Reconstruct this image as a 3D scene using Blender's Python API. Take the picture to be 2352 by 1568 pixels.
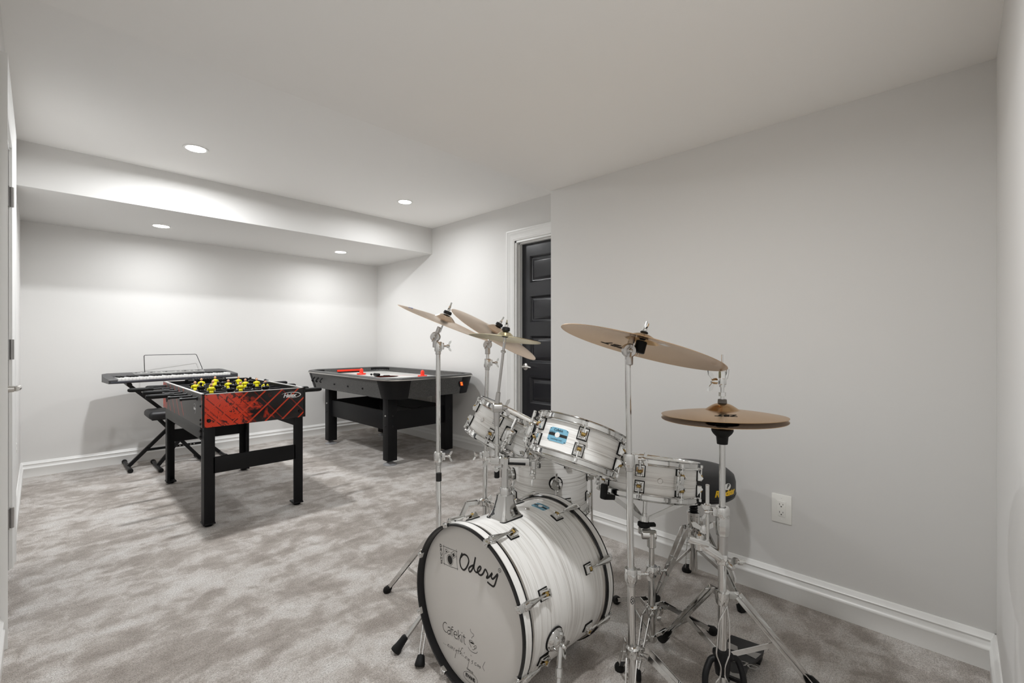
import bpy, bmesh, math, random
from mathutils import Vector, Matrix
random.seed(7)
for o in list(bpy.data.objects): bpy.data.objects.remove(o, do_unlink=True)
scene = bpy.context.scene
COL = scene.collection
PI = math.pi
V = Vector

# ---------------------------------------------------------------- camera
CAM_H = 1.14
YAW = 0.774                       # viewing direction, from the world X axis towards Y
cam_d = bpy.data.cameras.new('camera')
cam_d.sensor_width = 36.0
cam_d.lens = 36.0 * 1045.6 / 2352.0
cam_d.clip_start = 0.02
cam = bpy.data.objects.new('camera', cam_d)
COL.objects.link(cam)
cam.location = (0, 0, CAM_H)
cam.rotation_euler = (PI / 2, 0, YAW - PI / 2)
scene.camera = cam

# ---------------------------------------------------------------- world, exposure
w = bpy.data.worlds.new('world'); scene.world = w; w.use_nodes = True
w.node_tree.nodes['Background'].inputs[0].default_value = (0.8, 0.8, 0.8, 1)
w.node_tree.nodes['Background'].inputs[1].default_value = 0.05
vs = scene.view_settings
vs.view_transform = 'Standard'; vs.look = 'None'; vs.gamma = 1.0; vs.use_curve_mapping = False
vs.exposure = 1.24
POT_WATTS, RIGHT_WATTS, SOFFIT_WATTS, FILL_WATTS = 14.5, 5.0, 3.2, 6.2
scene.cycles.diffuse_bounces = 8
scene.cycles.max_bounces = 12
scene.cycles.sample_clamp_indirect = 6.0

# ---------------------------------------------------------------- room measures (metres)
XR, XA, YB, YS, YC, YN, XL = 2.2973, 3.1225, 5.588, 4.3425, 1.8932, -0.0977, -0.1515
ZC, ZS, ZD, BH = 2.4466, 2.1507, 2.12, 0.1277
LEFT_SKEW = 0.00894               # the left wall is half a degree out of square

# ---------------------------------------------------------------- helpers
def srgb(r, g, b):
    f = lambda c: (c / 255 / 12.92) if c / 255 <= 0.04045 else ((c / 255 + 0.055) / 1.055) ** 2.4
    return (f(r), f(g), f(b), 1.0)

def frame(o, z, x=None):
    z = V(z).normalized()
    if x is None: x = V((1, 0, 0)) if abs(z.x) < 0.9 else V((0, 1, 0))
    x = V(x); x = (x - z * x.dot(z)).normalized(); y = z.cross(x)
    M = Matrix((x, y, z)).transposed().to_4x4(); M.translation = V(o); return M

def T(x, y, z): return Matrix.Translation((x, y, z))
def RZ(a): return Matrix.Rotation(a, 4, 'Z')
def RX(a): return Matrix.Rotation(a, 4, 'X')
def RY(a): return Matrix.Rotation(a, 4, 'Y')

class MB:
    """collects faces; build() links them as one mesh object"""
    def __init__(s): s.v = []; s.f = []; s.m = []
    def add(s, vs_, fs, M=None, mi=0):
        o = len(s.v)
        s.v += [(M @ V(p)) if M else V(p) for p in vs_]
        for f in fs: s.f.append([i + o for i in f]); s.m.append(mi)
        return s
    def box(s, c, d, M=None, bev=0.0, mi=0, seg=2):
        x, y, z = d[0] / 2, d[1] / 2, d[2] / 2
        if bev > 0:
            bm = bmesh.new(); bmesh.ops.create_cube(bm, size=1.0)
            for v in bm.verts: v.co = V((v.co.x * d[0], v.co.y * d[1], v.co.z * d[2]))
            bmesh.ops.bevel(bm, geom=list(bm.edges), offset=min(bev, min(d) * .49), segments=seg, profile=0.5, affect='EDGES')
            bm.verts.index_update()
            vs_ = [v.co + V(c) for v in bm.verts]; fs = [[v.index for v in f.verts] for f in bm.faces]; bm.free()
            return s.add(vs_, fs, M, mi)
        vs_ = [V(c) + V((a * x, b * y, e * z)) for a in (-1, 1) for b in (-1, 1) for e in (-1, 1)]
        return s.add(vs_, [(0, 1, 3, 2), (4, 6, 7, 5), (0, 4, 5, 1), (2, 3, 7, 6), (0, 2, 6, 4), (1, 5, 7, 3)], M, mi)
    def span(s, a, b, M=None, bev=0.0, mi=0):
        return s.box([(p + q) / 2 for p, q in zip(a, b)], [abs(q - p) for p, q in zip(a, b)], M, bev, mi)
    def bar(s, p, q, w_, t, up=(0, 0, 1), bev=0.0, mi=0):
        p, q = V(p), V(q); L = (q - p).length
        return s.box((0, 0, L / 2), (w_, t, L), frame(p, q - p, V(up).cross(q - p) if V(up).cross(q - p).length > 1e-5 else (1, 0, 0)), bev, mi)
    def lathe(s, prof, n=24, M=None, mi=0, closed=False, a0=0.0, a1=2 * PI):
        full = abs(a1 - a0 - 2 * PI) < 1e-6; k = n if full else n + 1
        vs_ = []; fs = []
        for (r, z) in prof:
            for i in range(k):
                a = a0 + (a1 - a0) * i / n; vs_.append((r * math.cos(a), r * math.sin(a), z))
        m = len(prof); rng = range(m if closed else m - 1)
        for j in rng:
            j2 = (j + 1) % m
            for i in range(n):
                i2 = (i + 1) % k
                a, b, c_, d = j * k + i, j * k + i2, j2 * k + i2, j2 * k + i
                fs.append([a, b, c_, d])
        if not closed and full:
            if prof[0][0] > 1e-6: fs.append([i for i in range(n)][::-1])
            if prof[-1][0] > 1e-6: fs.append([(m - 1) * k + i for i in range(n)])
        return s.add(vs_, fs, M, mi)
    def cyl(s, p, q, r0, r1=None, n=16, mi=0, bev=0.0):
        p, q = V(p), V(q); L = (q - p).length; r1 = r0 if r1 is None else r1
        pr = [(r0, 0), (r1, L)] if bev <= 0 else [(r0 - bev, 0), (r0, bev), (r1, L - bev), (r1 - bev, L)]
        return s.lathe(pr, n, frame(p, q - p), mi)
    def sphere(s, c, r, n=12, M=None, mi=0, sz=1.0):
        pr = [(max(1e-5, r * math.sin(PI * i / (n // 2))), -r * sz * math.cos(PI * i / (n // 2))) for i in range(n // 2 + 1)]
        return s.lathe(pr, n, (M or Matrix()) @ T(*c), mi)
    def tube(s, pts, r, n=8, mi=0, closed=False):
        P = [V(p) for p in pts]; m = len(P); vs_ = []; fs = []
        tan = []
        for i in range(m):
            a = P[i - 1] if (i > 0 or closed) else P[i]; b = P[(i + 1) % m] if (i < m - 1 or closed) else P[i]
            d1 = (P[i] - a); d2 = (b - P[i])
            t = (d1.normalized() if d1.length > 1e-9 else V()) + (d2.normalized() if d2.length > 1e-9 else V())
            tan.append(t.normalized())
        x = tan[0].orthogonal().normalized()
        for i in range(m):
            t = tan[i]; x = (x - t * x.dot(t)).normalized(); y = t.cross(x)
            rr = r[i] if isinstance(r, (list, tuple)) else r
            for k in range(n):
                a = 2 * PI * k / n; vs_.append(P[i] + x * (rr * math.cos(a)) + y * (rr * math.sin(a)))
        for i in range(m if closed else m - 1):
            j = (i + 1) % m
            for k in range(n): fs.append([i * n + k, i * n + (k + 1) % n, j * n + (k + 1) % n, j * n + k])
        if not closed: fs.append(list(range(n))[::-1]); fs.append([(m - 1) * n + k for k in range(n)])
        return s.add(vs_, fs, None, mi)
    def prism(s, poly, z0, z1, M=None, mi=0):
        n = len(poly); vs_ = [(x, y, z0) for x, y in poly] + [(x, y, z1) for x, y in poly]
        fs = [list(range(n))[::-1], list(range(n, 2 * n))] + [[i, (i + 1) % n, n + (i + 1) % n, n + i] for i in range(n)]
        return s.add(vs_, fs, M, mi)
    def ribbon(s, pts, wd, M=None, mi=0, smooth=True):
        P = [V((x, y, 0)) for x, y in pts]
        if smooth and len(P) > 2:
            Q = []
            for i in range(len(P) - 1):
                p0 = P[max(i - 1, 0)]; p1 = P[i]; p2 = P[i + 1]; p3 = P[min(i + 2, len(P) - 1)]
                for k in range(4):
                    t = k / 4
                    Q.append(0.5 * ((2 * p1) + (p2 - p0) * t + (2 * p0 - 5 * p1 + 4 * p2 - p3) * t * t + (3 * p1 - p0 - 3 * p2 + p3) * t ** 3))
            Q.append(P[-1]); P = Q
        vs_ = []; fs = []
        for i, p in enumerate(P):
            t = (P[min(i + 1, len(P) - 1)] - P[max(i - 1, 0)])
            t = t.normalized() if t.length > 1e-9 else V((1, 0, 0)); nrm = V((-t.y, t.x, 0)) * (wd / 2)
            if i == 0: p = p - t * wd * .35
            if i == len(P) - 1: p = p + t * wd * .35
            vs_ += [p + nrm, p - nrm]
        for i in range(len(P) - 1): fs.append([2 * i, 2 * i + 1, 2 * i + 3, 2 * i + 2])
        return s.add(vs_, fs, M, mi)
    def mesh(s, name, mats, sharp=35):
        me = bpy.data.meshes.new(name)
        me.from_pydata([tuple(p) for p in s.v], [], s.f)
        for m in (mats if isinstance(mats, (list, tuple)) else [mats]): me.materials.append(m)
        if any(s.m): me.polygons.foreach_set('material_index', s.m)
        me.polygons.foreach_set('use_smooth', [True] * len(me.polygons))
        bm = bmesh.new(); bm.from_mesh(me); bmesh.ops.recalc_face_normals(bm, faces=bm.faces); bm.to_mesh(me); bm.free()
        me.set_sharp_from_angle(angle=math.radians(sharp))
        me.update()
        return me
    def build(s, name, mats, parent=None, sharp=35, world=True, kind=None, label=None):
        if parent is not None and world:
            I = WM[parent.name].inverted(); s.v = [I @ p for p in s.v]
        me = s.mesh(name, mats, sharp)
        return link(name, me, parent, kind=kind, label=label)

WM = {}       # world matrices of the things and parts
def link(name, data, parent=None, M=None, kind=None, label=None):
    o = bpy.data.objects.new(name, data); COL.objects.link(o)
    M = M or Matrix()
    if parent is not None:
        o.parent = parent; o.matrix_local = M; WM[o.name] = WM[parent.name] @ M
    else:
        o.matrix_world = M; WM[o.name] = M.copy()
    if kind: o['kind'] = kind
    if label: o['label'] = label
    return o

def tag(o, label, cat, group=None, kind=None):
    o['label'] = label; o['category'] = cat
    if group: o['group'] = group
    if kind: o['kind'] = kind
    return o

def thing(name, label, cat, M=None, group=None, kind=None):
    o = link(name, None, None, M or Matrix()); o.empty_display_size = 0.1
    return tag(o, label, cat, group, kind)

def at(x, y, z=0.0, rz=0.0): return T(x, y, z) @ RZ(rz)

def fillet(pts, rad, n=5, closed=False):
    P = [V(p) for p in pts]; out = [] if closed else [P[0]]
    rng = range(len(P)) if closed else range(1, len(P) - 1)
    for i in rng:
        a, b, c_ = P[i - 1], P[i], P[(i + 1) % len(P)]
        d1 = (a - b); d2 = (c_ - b); r = min(rad, d1.length * .45, d2.length * .45)
        p, q = b + d1.normalized() * r, b + d2.normalized() * r
        for k in range(n + 1):
            t = k / n; out.append(p * (1 - t) ** 2 + b * (2 * t * (1 - t)) + q * t * t)
    if not closed: out.append(P[-1])
    return out

def text_mesh(body, size, shear=0.0, offset=0.0, extrude=0.0003, align='CENTER', spacing=1.0):
    cu = bpy.data.curves.new('lettering', 'FONT'); cu.body = body; cu.size = size; cu.shear = shear
    cu.offset = offset; cu.extrude = extrude; cu.align_x = align; cu.align_y = 'CENTER'; cu.space_character = spacing
    cu.resolution_u = 3
    o = bpy.data.objects.new('lettering_source', cu); COL.objects.link(o)
    dg = bpy.context.evaluated_depsgraph_get()
    me = bpy.data.meshes.new_from_object(o.evaluated_get(dg))
    bpy.data.objects.remove(o, do_unlink=True)
    return me

def text(name, body, size, mat, parent, M, **k):
    me = text_mesh(body, size, **k); me.materials.clear(); me.materials.append(mat)
    return link(name, me, parent, M)

# ---------------------------------------------------------------- materials
MATS = {}
def mat(name, col, rough=0.5, metal=0.0, spec=0.5, coat=0.0, emit=None, estr=0.0):
    m = bpy.data.materials.new(name); m.use_nodes = True
    b = m.node_tree.nodes['Principled BSDF']
    b.inputs['Base Color'].default_value = col
    b.inputs['Roughness'].default_value = rough
    b.inputs['Metallic'].default_value = metal
    b.inputs['Specular IOR Level'].default_value = spec
    b.inputs['Coat Weight'].default_value = coat
    if emit: b.inputs['Emission Color'].default_value = emit; b.inputs['Emission Strength'].default_value = estr
    MATS[name] = m
    return m

class NT:
    """tiny node-tree writer"""
    def __init__(s, m): s.m = m; s.t = m.node_tree; s.n = s.t.nodes; s.b = s.n['Principled BSDF']
    def new(s, typ, **kw):
        n = s.n.new(typ)
        for k, v in kw.items(): setattr(n, k, v)
        return n
    def link(s, a, b): s.t.links.new(a, b)
    def coord(s, scale=(1, 1, 1), kind='Object', rot=(0, 0, 0), loc=(0, 0, 0)):
        tc = s.new('ShaderNodeTexCoord'); mp = s.new('ShaderNodeMapping')
        mp.inputs['Scale'].default_value = scale; mp.inputs['Rotation'].default_value = rot; mp.inputs['Location'].default_value = loc
        s.link(tc.outputs[kind], mp.inputs['Vector']); return mp.outputs['Vector']
    def noise(s, vec, scale=5, detail=2, rough=0.5, dist=0.0):
        n = s.new('ShaderNodeTexNoise'); n.inputs['Scale'].default_value = scale; n.inputs['Detail'].default_value = detail
        n.inputs['Roughness'].default_value = rough; n.inputs['Distortion'].default_value = dist
        if vec is not None: s.link(vec, n.inputs['Vector'])
        return n.outputs['Fac']
    def ramp(s, fac, stops):
        r = s.new('ShaderNodeValToRGB'); e = r.color_ramp.elements
        while len(e) < len(stops): e.new(0.5)
        for el, (p, c) in zip(e, stops): el.position = p; el.color = c
        s.link(fac, r.inputs['Fac']); return r.outputs['Color']
    def math(s, op, a, b=None, c=None, clamp=False):
        n = s.new('ShaderNodeMath', operation=op, use_clamp=clamp)
        for i, x in enumerate((a, b, c)):
            if x is None: continue
            if isinstance(x, (int, float)): n.inputs[i].default_value = x
            else: s.link(x, n.inputs[i])
        return n.outputs[0]
    def mix(s, fac, a, b, blend='MIX'):
        n = s.new('ShaderNodeMix', data_type='RGBA', blend_type=blend)
        for i, x in ((0, fac), (6, a), (7, b)):
            if isinstance(x, (int, float)): n.inputs[i].default_value = x
            elif isinstance(x, tuple): n.inputs[i].default_value = x
            else: s.link(x, n.inputs[i])
        return n.outputs[2]
    def bump(s, h, strength=0.2, dist=0.01):
        n = s.new('ShaderNodeBump'); n.inputs['Strength'].default_value = strength; n.inputs['Distance'].default_value = dist
        s.link(h, n.inputs['Height']); s.link(n.outputs['Normal'], s.b.inputs['Normal'])
    def sep(s, vec):
        n = s.new('ShaderNodeSeparateXYZ'); s.link(vec, n.inputs[0]); return n.outputs

WALLC = srgb(220, 219, 217)
m_wall = mat('wall_paint', WALLC, 0.75, spec=0.3)
n = NT(m_wall); n.bump(n.noise(n.coord(), 160, 2), 0.05, 0.002)
m_ceil = mat('ceiling_paint', srgb(243, 242, 240), 0.9, spec=0.2)
n = NT(m_ceil); n.bump(n.noise(n.coord(), 120, 2), 0.05, 0.002)
m_trim = mat('trim_paint', srgb(236, 236, 234), 0.32)
m_chrome = mat('chrome', (0.70, 0.70, 0.69, 1), 0.08, 1.0)
m_satin = mat('satin_nickel', (0.62, 0.60, 0.57, 1), 0.28, 1.0)
m_steel = mat('brushed_steel', (0.55, 0.54, 0.53, 1), 0.3, 1.0)
m_gold = mat('brass', (0.42, 0.29, 0.10, 1), 0.35, 1.0)
m_black = mat('black_plastic', srgb(15, 15, 17), 0.45, spec=0.35)
m_rubber = mat('black_rubber', srgb(13, 13, 13), 0.6, spec=0.3)
m_ink = mat('black_ink', srgb(20, 17, 15), 0.6)
m_white_ink = mat('white_ink', srgb(240, 240, 240), 0.5)
m_blackwood = mat('black_laminate', srgb(14, 14, 16), 0.5, spec=0.25)
m_grey = mat('charcoal_laminate', srgb(66, 66, 65), 0.5, spec=.3)
m_head = mat('drum_head_front', srgb(214, 211, 207), 0.42)
m_headw = mat('drum_head_white', srgb(232, 232, 228), 0.55)
m_hoopblack = mat('hoop_black_lacquer', srgb(16, 16, 18), 0.22)
m_doorblack = mat('door_black_paint', srgb(30, 30, 34), 0.26)
m_red = mat('red_plastic', srgb(238, 52, 26), 0.35)
m_white = mat('white_plastic', srgb(232, 231, 228), 0.35)
m_leather = mat('black_vinyl', srgb(24, 24, 26), 0.45)
n = NT(m_leather); n.bump(n.noise(n.coord(), 400, 3), 0.12, 0.001)
m_badge = mat('badge_blue', srgb(118, 172, 196), 0.35)
m_yellow = mat('yellow_plastic', srgb(240, 226, 14), 0.45)
m_skin = mat('figure_skin', srgb(226, 170, 130), 0.5)
m_key = mat('piano_key_white', srgb(232, 232, 230), 0.25)
m_kbody = mat('keyboard_body', srgb(66, 66, 68), 0.4)
m_kfront = mat('keyboard_front', srgb(58, 60, 68), 0.35)
m_yink = mat('yellow_ink', srgb(236, 190, 20), 0.4)
m_orange = mat('display_orange', srgb(255, 120, 30), 0.4, emit=srgb(255, 110, 20), estr=1.2)
m_lamp = mat('lamp_lens', (1, 1, 1, 1), 0.4, emit=(1, 0.985, 0.95, 1), estr=14.0)
m_plate = mat('outlet_white', srgb(236, 235, 230), 0.3)
m_slot = mat('outlet_slot', srgb(25, 22, 20), 0.6)
m_goldink = mat('gold_seal', srgb(178, 130, 60), 0.35, 0.6)

def ash(name, zs=52.0, tint=0):
    m = mat(name, srgb(226, 224, 219), 0.34, coat=0.25); n = NT(m)
    v = n.coord((1, 1, 1))
    warp = n.noise(v, 3.0, 2)
    c1 = n.coord((1.6, 1.6, zs * 1.5)); c2 = n.coord((3.2, 3.2, zs * 4.6)); c3 = n.coord((1.0, 1.0, 5.0))
    g1 = n.noise(c1, 1.0, 4, 0.65, 0.25); g2 = n.noise(c2, 1.0, 3, 0.6, 0.2); patch = n.noise(c3, 1.6, 2)
    l1 = n.ramp(g1, [(0.0, srgb(205, 202, 198)), (0.38, srgb(216, 213, 209)), (0.47, srgb(238, 237, 234)), (1.0, srgb(244, 243, 241))])
    l2 = n.ramp(g2, [(0.0, srgb(150, 146, 140)), (0.385, srgb(178, 174, 168)), (0.425, srgb(255, 255, 255)), (1.0, srgb(255, 255, 255))])
    c = n.mix(0.55, l1, l2, 'MULTIPLY')
    c = n.mix(n.math('MULTIPLY', n.math('SUBTRACT', patch, 0.35, clamp=True), 1.2), c, srgb(238, 237, 234))
    n.link(c, n.b.inputs['Base Color']); n.bump(g1, 0.08, 0.002)
    return m
m_ash = ash('whitewashed_ash_bass', 46.0)
m_ash_t = ash('whitewashed_ash_tom', 62.0)

def bronze(name, c_a, c_b, rough=0.18):
    m = mat(name, c_a, rough, 1.0); n = NT(m)
    s = n.sep(n.coord()); r = n.math('SQRT', n.math('ADD', n.math('POWER', s[0], 2.0), n.math('POWER', s[1], 2.0)))
    cm = n.new('ShaderNodeCombineXYZ'); n.link(n.math('MULTIPLY', r, 420.0), cm.inputs[0])
    g = n.noise(cm.outputs[0], 1.0, 2); p = n.noise(n.coord(), 9.0, 3)
    n.link(n.mix(p, c_a, c_b), n.b.inputs['Base Color'])
    n.link(n.math('MULTIPLY_ADD', g, 0.06, rough), n.b.inputs['Roughness']); n.bump(g, 0.04, 0.0003)
    tg = n.new('ShaderNodeTangent', direction_type='RADIAL', axis='Z'); n.link(tg.outputs[0], n.b.inputs['Tangent']); n.b.inputs['Anisotropic'].default_value = 0.75
    return m
m_br1 = bronze('bronze_pale', (0.86, 0.67, 0.50, 1), (0.90, 0.74, 0.60, 1), 0.22)
m_br2 = bronze('bronze_lemon', (0.78, 0.69, 0.42, 1), (0.83, 0.75, 0.52, 1))
m_br3 = bronze('bronze_brown', (0.50, 0.31, 0.15, 1), (0.62, 0.42, 0.24, 1), 0.2)

# carpet: short cut pile, brushed into lighter and darker strokes
m_carpet = mat('carpet', srgb(160, 152, 145), 0.95, spec=0.1); n = NT(m_carpet)
co = n.coord((1, 1, 1)); cs = n.coord((1.5, 1.0, 1), rot=(0, 0, -0.35)); ct_ = n.coord((1.0, 2.3, 1), rot=(0, 0, 0.6))
big = n.noise(cs, 2.1, 4, 0.6, 0.5); b2 = n.noise(ct_, 3.4, 3, 0.6, 0.4); mid = n.noise(co, 11.0, 4, 0.65, 0.6); fine = n.noise(co, 150, 3, 0.75); dots = n.noise(co, 380, 2, 0.6)
strokes = n.math('ADD', n.math('MULTIPLY_ADD', big, 0.37, n.math('MULTIPLY', b2, 0.32)), n.math('MULTIPLY', mid, 0.31))
base = n.ramp(strokes, [(0.40, srgb(177, 168, 160)), (0.475, srgb(200, 192, 185)), (0.525, srgb(227, 221, 216)), (0.60, srgb(244, 241, 238))])
sp = n.ramp(n.math('MULTIPLY_ADD', dots, 0.55, n.math('MULTIPLY', fine, 0.45)), [(0.36, srgb(128, 123, 117)), (0.46, srgb(203, 200, 196)), (0.56, srgb(255, 255, 255))])
n.link(n.mix(0.8, base, sp, 'MULTIPLY'), n.b.inputs['Base Color'])
n.bump(n.math('ADD', fine, dots), 0.8, 0.006)
n.b.inputs['Sheen Weight'].default_value = 0.25

# speckled charcoal laminate of the hockey table
m_speck = mat('speckled_laminate', srgb(88, 88, 86), 0.45); n = NT(m_speck)
n.link(n.ramp(n.noise(n.coord(), 170, 3, 0.7), [(0.33, srgb(52, 52, 52)), (0.5, srgb(72, 72, 71)), (0.68, srgb(100, 100, 98))]), n.b.inputs['Base Color'])

# red and black printed graphic of the foosball table (object space: x across the end, y along the side, z up)
def graphic(name, ax, w_, dark, bias, flip=1.0):
    m = mat(name, (0, 0, 0, 1), 0.22); n = NT(m); s = n.sep(n.coord())
    x = s[ax]; z = s[2]
    nz = n.noise(n.coord((1, 1, 1.3)), 7.0, 4, 0.6, 1.6); blot = n.noise(n.coord(), 16.0, 3, 0.6, 2.2)
    red = n.mix(nz, srgb(240, 70, 30), srgb(214, 50, 20))
    mask = n.math('MULTIPLY_ADD', x, -flip * bias / w_, n.math('MULTIPLY_ADD', nz, 2.6, -1.25))
    mask = n.math('MULTIPLY', mask, 2.4, clamp=True)
    c = n.mix(mask, dark, red)
    c = n.mix(n.math('MULTIPLY', n.math('GREATER_THAN', blot, 0.585), 0.9), c, srgb(24, 12, 10))
    def lines(sl, pitch, width, off=0.0):
        t = n.math('DIVIDE', n.math('MULTIPLY_ADD', z, -sl, n.math('ADD', x, off)), pitch)
        return n.math('LESS_THAN', n.math('ABSOLUTE', n.math('SUBTRACT', n.math('FRACT', t), 0.5)), width)
    c = n.mix(n.math('MULTIPLY', lines(-0.95 * flip, 0.085, 0.045), 0.75), c, srgb(58, 13, 8))
    c = n.mix(n.math('MULTIPLY', lines(-0.9 * flip, 0.17, 0.03, 0.05), 0.7), c, srgb(130, 30, 14))
    c = n.mix(lines(1.05 * flip, 0.105, 0.055, 0.02), c, srgb(244, 74, 34))
    c = n.mix(lines(1.05 * flip, 0.105, 0.012, 0.02), c, srgb(120, 24, 10))
    n.link(c, n.b.inputs['Base Color'])
    return m
m_gfx_end = graphic('foosball_end_graphic', 0, 0.305, srgb(16, 10, 10), 1.25)

m_gfx_side = mat('foosball_side_graphic', srgb(70, 68, 66), 0.4); n = NT(m_gfx_side); s_ = n.sep(n.coord())
nz = n.noise(n.coord(), 10.0, 3, 0.6, 1.5)
mask = n.math('MULTIPLY', n.math('SUBTRACT', n.math('MULTIPLY_ADD', nz, 0.5, s_[1]), 0.72), 5.0, clamp=True)
c_ = n.mix(mask, srgb(70, 68, 66), srgb(214, 58, 26))
tt = n.math('FRACT', n.math('DIVIDE', n.math('MULTIPLY_ADD', s_[2], -0.95, s_[1]), 0.16))
ln = n.math('MULTIPLY', n.math('LESS_THAN', n.math('ABSOLUTE', n.math('SUBTRACT', tt, 0.5)), 0.05), n.math('GREATER_THAN', s_[1], -0.12))
n.link(n.mix(n.math('MULTIPLY', ln, 0.85), c_, srgb(206, 60, 30)), n.b.inputs['Base Color'])

# ================================================================ THE ROOM
def struct(name, mb, m, label, cat, sharp=30):
    return tag(mb.build(name, m, None, sharp), label, cat, kind='structure')

struct('floor', MB().span((XL - .4, YN - .3, -.06), (XA + .3, YB + .2, 0)), m_carpet, 'grey beige cut pile carpet over the whole room', 'floor')
struct('wall_back', MB().span((XL - .3, YB, 0), (XA + .2, YB + .12, ZC + .1)), m_wall, 'pale grey painted back wall behind the keyboard', 'wall')
struct('wall_right', MB().span((XR, YN - .2, 0), (XA + .14, YC, ZD + .02), bev=.004), m_wall, 'pale grey wall behind the drum kit', 'wall')
struct('wall_near', MB().span((XL - .3, YN - .12, 0), (XR + .05, YN, ZD + .05)), m_wall, 'narrow strip of pale grey wall at the right edge', 'wall')
DA0, DA1, DAT = 3.01, 2.19, 2.095          # alcove doorway: left edge, right edge, head
mb = MB().span((XA, DA0, 0), (XA + .13, YB + .1, ZC + .1)).span((XA, YC - .02, 0), (XA + .13, DA1, ZC + .1)).span((XA, DA1, DAT), (XA + .13, DA0, ZC + .1))
struct('wall_alcove', mb, m_wall, 'pale grey side wall with the black door, behind the air hockey table', 'wall')
ML = T(XL, YB, 0) @ RZ(LEFT_SKEW)           # left wall frame: x into the room, y along the wall
DL0, DL1, DLT = -2.97, -2.19, 2.11
mb = MB().span((-.13, DL1, 0), (0, .1, ZC + .1), ML).span((-.13, -6.0, 0), (0, DL0, ZC + .1), ML).span((-.13, DL0, DLT), (0, DL1, ZC + .1), ML)
struct('wall_left', mb, m_wall, 'grazing strip of pale grey wall at the left edge', 'wall')
struct('ceiling', MB().span((XL - .3, YC - .02, ZC), (XA + .15, YB + .1, ZC + .08)), m_ceil, 'white main ceiling with two recessed lights', 'ceiling')
struct('ceiling_drop', MB().span((XL - .3, YN - .2, ZD), (XA + .15, YC, ZC + .06), bev=.003), m_ceil, 'large dropped ceiling above the drum kit', 'ceiling')
struct('ceiling_soffit', MB().span((XL - .3, YS, ZS), (XA + .15, YB + .1, ZC + .06), bev=.003), m_wall, 'boxed soffit with two recessed lights along the back wall', 'ceiling')

# baseboards: stepped colonial profile (thickness, height)
BPROF = [(0, 0), (.016, 0), (.016, .066), (.0175, .068), (.0185, .072), (.0175, .077), (.0145, .08), (.0125, .083), (.0115, .087), (.0115, .101), (.0145, .103), (.015, .107), (.012, .110), (.011, .114), (.0085, .117), (.0075, .122), (.004, BH), (0, BH)]
def baseboard(name, p, q, nrm, label, M=None):
    p, q, nrm = V(p), V(q), V(nrm); mb = MB(); k = len(BPROF)
    vs_ = [p + nrm * t + V((0, 0, z)) for t, z in BPROF] + [q + nrm * t + V((0, 0, z)) for t, z in BPROF]
    mb.add(vs_, [[i, (i + 1) % k, k + (i + 1) % k, k + i] for i in range(k)] + [list(range(k)), list(range(k, 2 * k))[::-1]], M)
    return struct(name, mb, m_trim, label, 'baseboard', 50)
baseboard('baseboard_back', (XL - .02, YB, 0), (XA, YB, 0), (0, -1, 0), 'white moulded baseboard along the back wall behind the two game tables')
baseboard('baseboard_alcove', (XA, YB, 0), (XA, DA0 + .1, 0), (-1, 0, 0), 'white moulded baseboard between the air hockey table and the black door')
baseboard('baseboard_right', (XR, YC, 0), (XR, YN - .01, 0), (-1, 0, 0), 'white moulded baseboard behind the drum throne')
baseboard('baseboard_near', (XR + .01, YN, 0), (.25, YN, 0), (0, 1, 0), 'short white baseboard return in the lower right corner')
baseboard('baseboard_left', (0, 0, 0), (0, DL1 + .1, 0), (1, 0, 0), 'white baseboard past the door at the left edge', ML)
baseboard('baseboard_left', (0, DL0 - .1, 0), (0, -5.75, 0), (1, 0, 0), 'white baseboard in the lower left corner in front of the door', ML)

CPROF = [(0, 0), (0, .011), (.003, .014), (.018, .014), (.022, .0165), (.03, .015), (.034, .017), (.068, .0175), (.073, .021), (.084, .021), (.087, .024), (.098, .024), (.1, .021), (.1, 0)]
def casing(parent, M, y0, y1, zt, legs=(True, True)):
    k = len(CPROF); secs = []
    for (sy, yy, zz) in ((-1, y0, None), (-1, y0, zt), (1, y1, zt), (1, y1, None)):
        secs.append([(t, yy + sy * w_, 0 if zz is None else zz + w_) for w_, t in CPROF])
    mb = MB(); vs_ = [p for s in secs for p in s]; fs = []
    for j in range(3): fs += [[j * k + i, j * k + (i + 1) % k, (j + 1) * k + (i + 1) % k, (j + 1) * k + i] for i in range(k)]
    fs += [list(range(k)), list(range(3 * k, 4 * k))]
    mb.add(vs_, fs, M); mb.build('casing', m_trim, parent, 50)
    # jamb lining with stop
    j = MB()
    for yy, sy in ((y0, 1), (y1, -1)): j.span((-.13, yy - .001 * sy, 0), (.002, yy + .018 * sy, zt), M)
    j.span((-.13, y0, zt - .018), (.002, y1, zt + .001), M)
    j.build('jamb', m_trim, parent)

def lever(parent, M, y, z, sgn, m=m_satin):
    """door lever: rose, neck and a curved handle along y*sgn"""
    mb = MB().lathe([(.0001, 0), (.033, 0), (.033, .006), (.028, .011), (.014, .014), (.012, .04), (.0001, .042)], 24, M @ T(0, y, z) @ RY(PI / 2))
    pts = [(.045, y, z), (.05, y + sgn * .02, z + .001), (.052, y + sgn * .05, z + .003), (.05, y + sgn * .08, z), (.049, y + sgn * .11, z - .003)]
    mb.tube([M @ V(p) for p in pts], [.011, .0105, .009, .0085, .006], 10)
    return mb.build('door_handle', m, parent, label='satin nickel lever handle')

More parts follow.
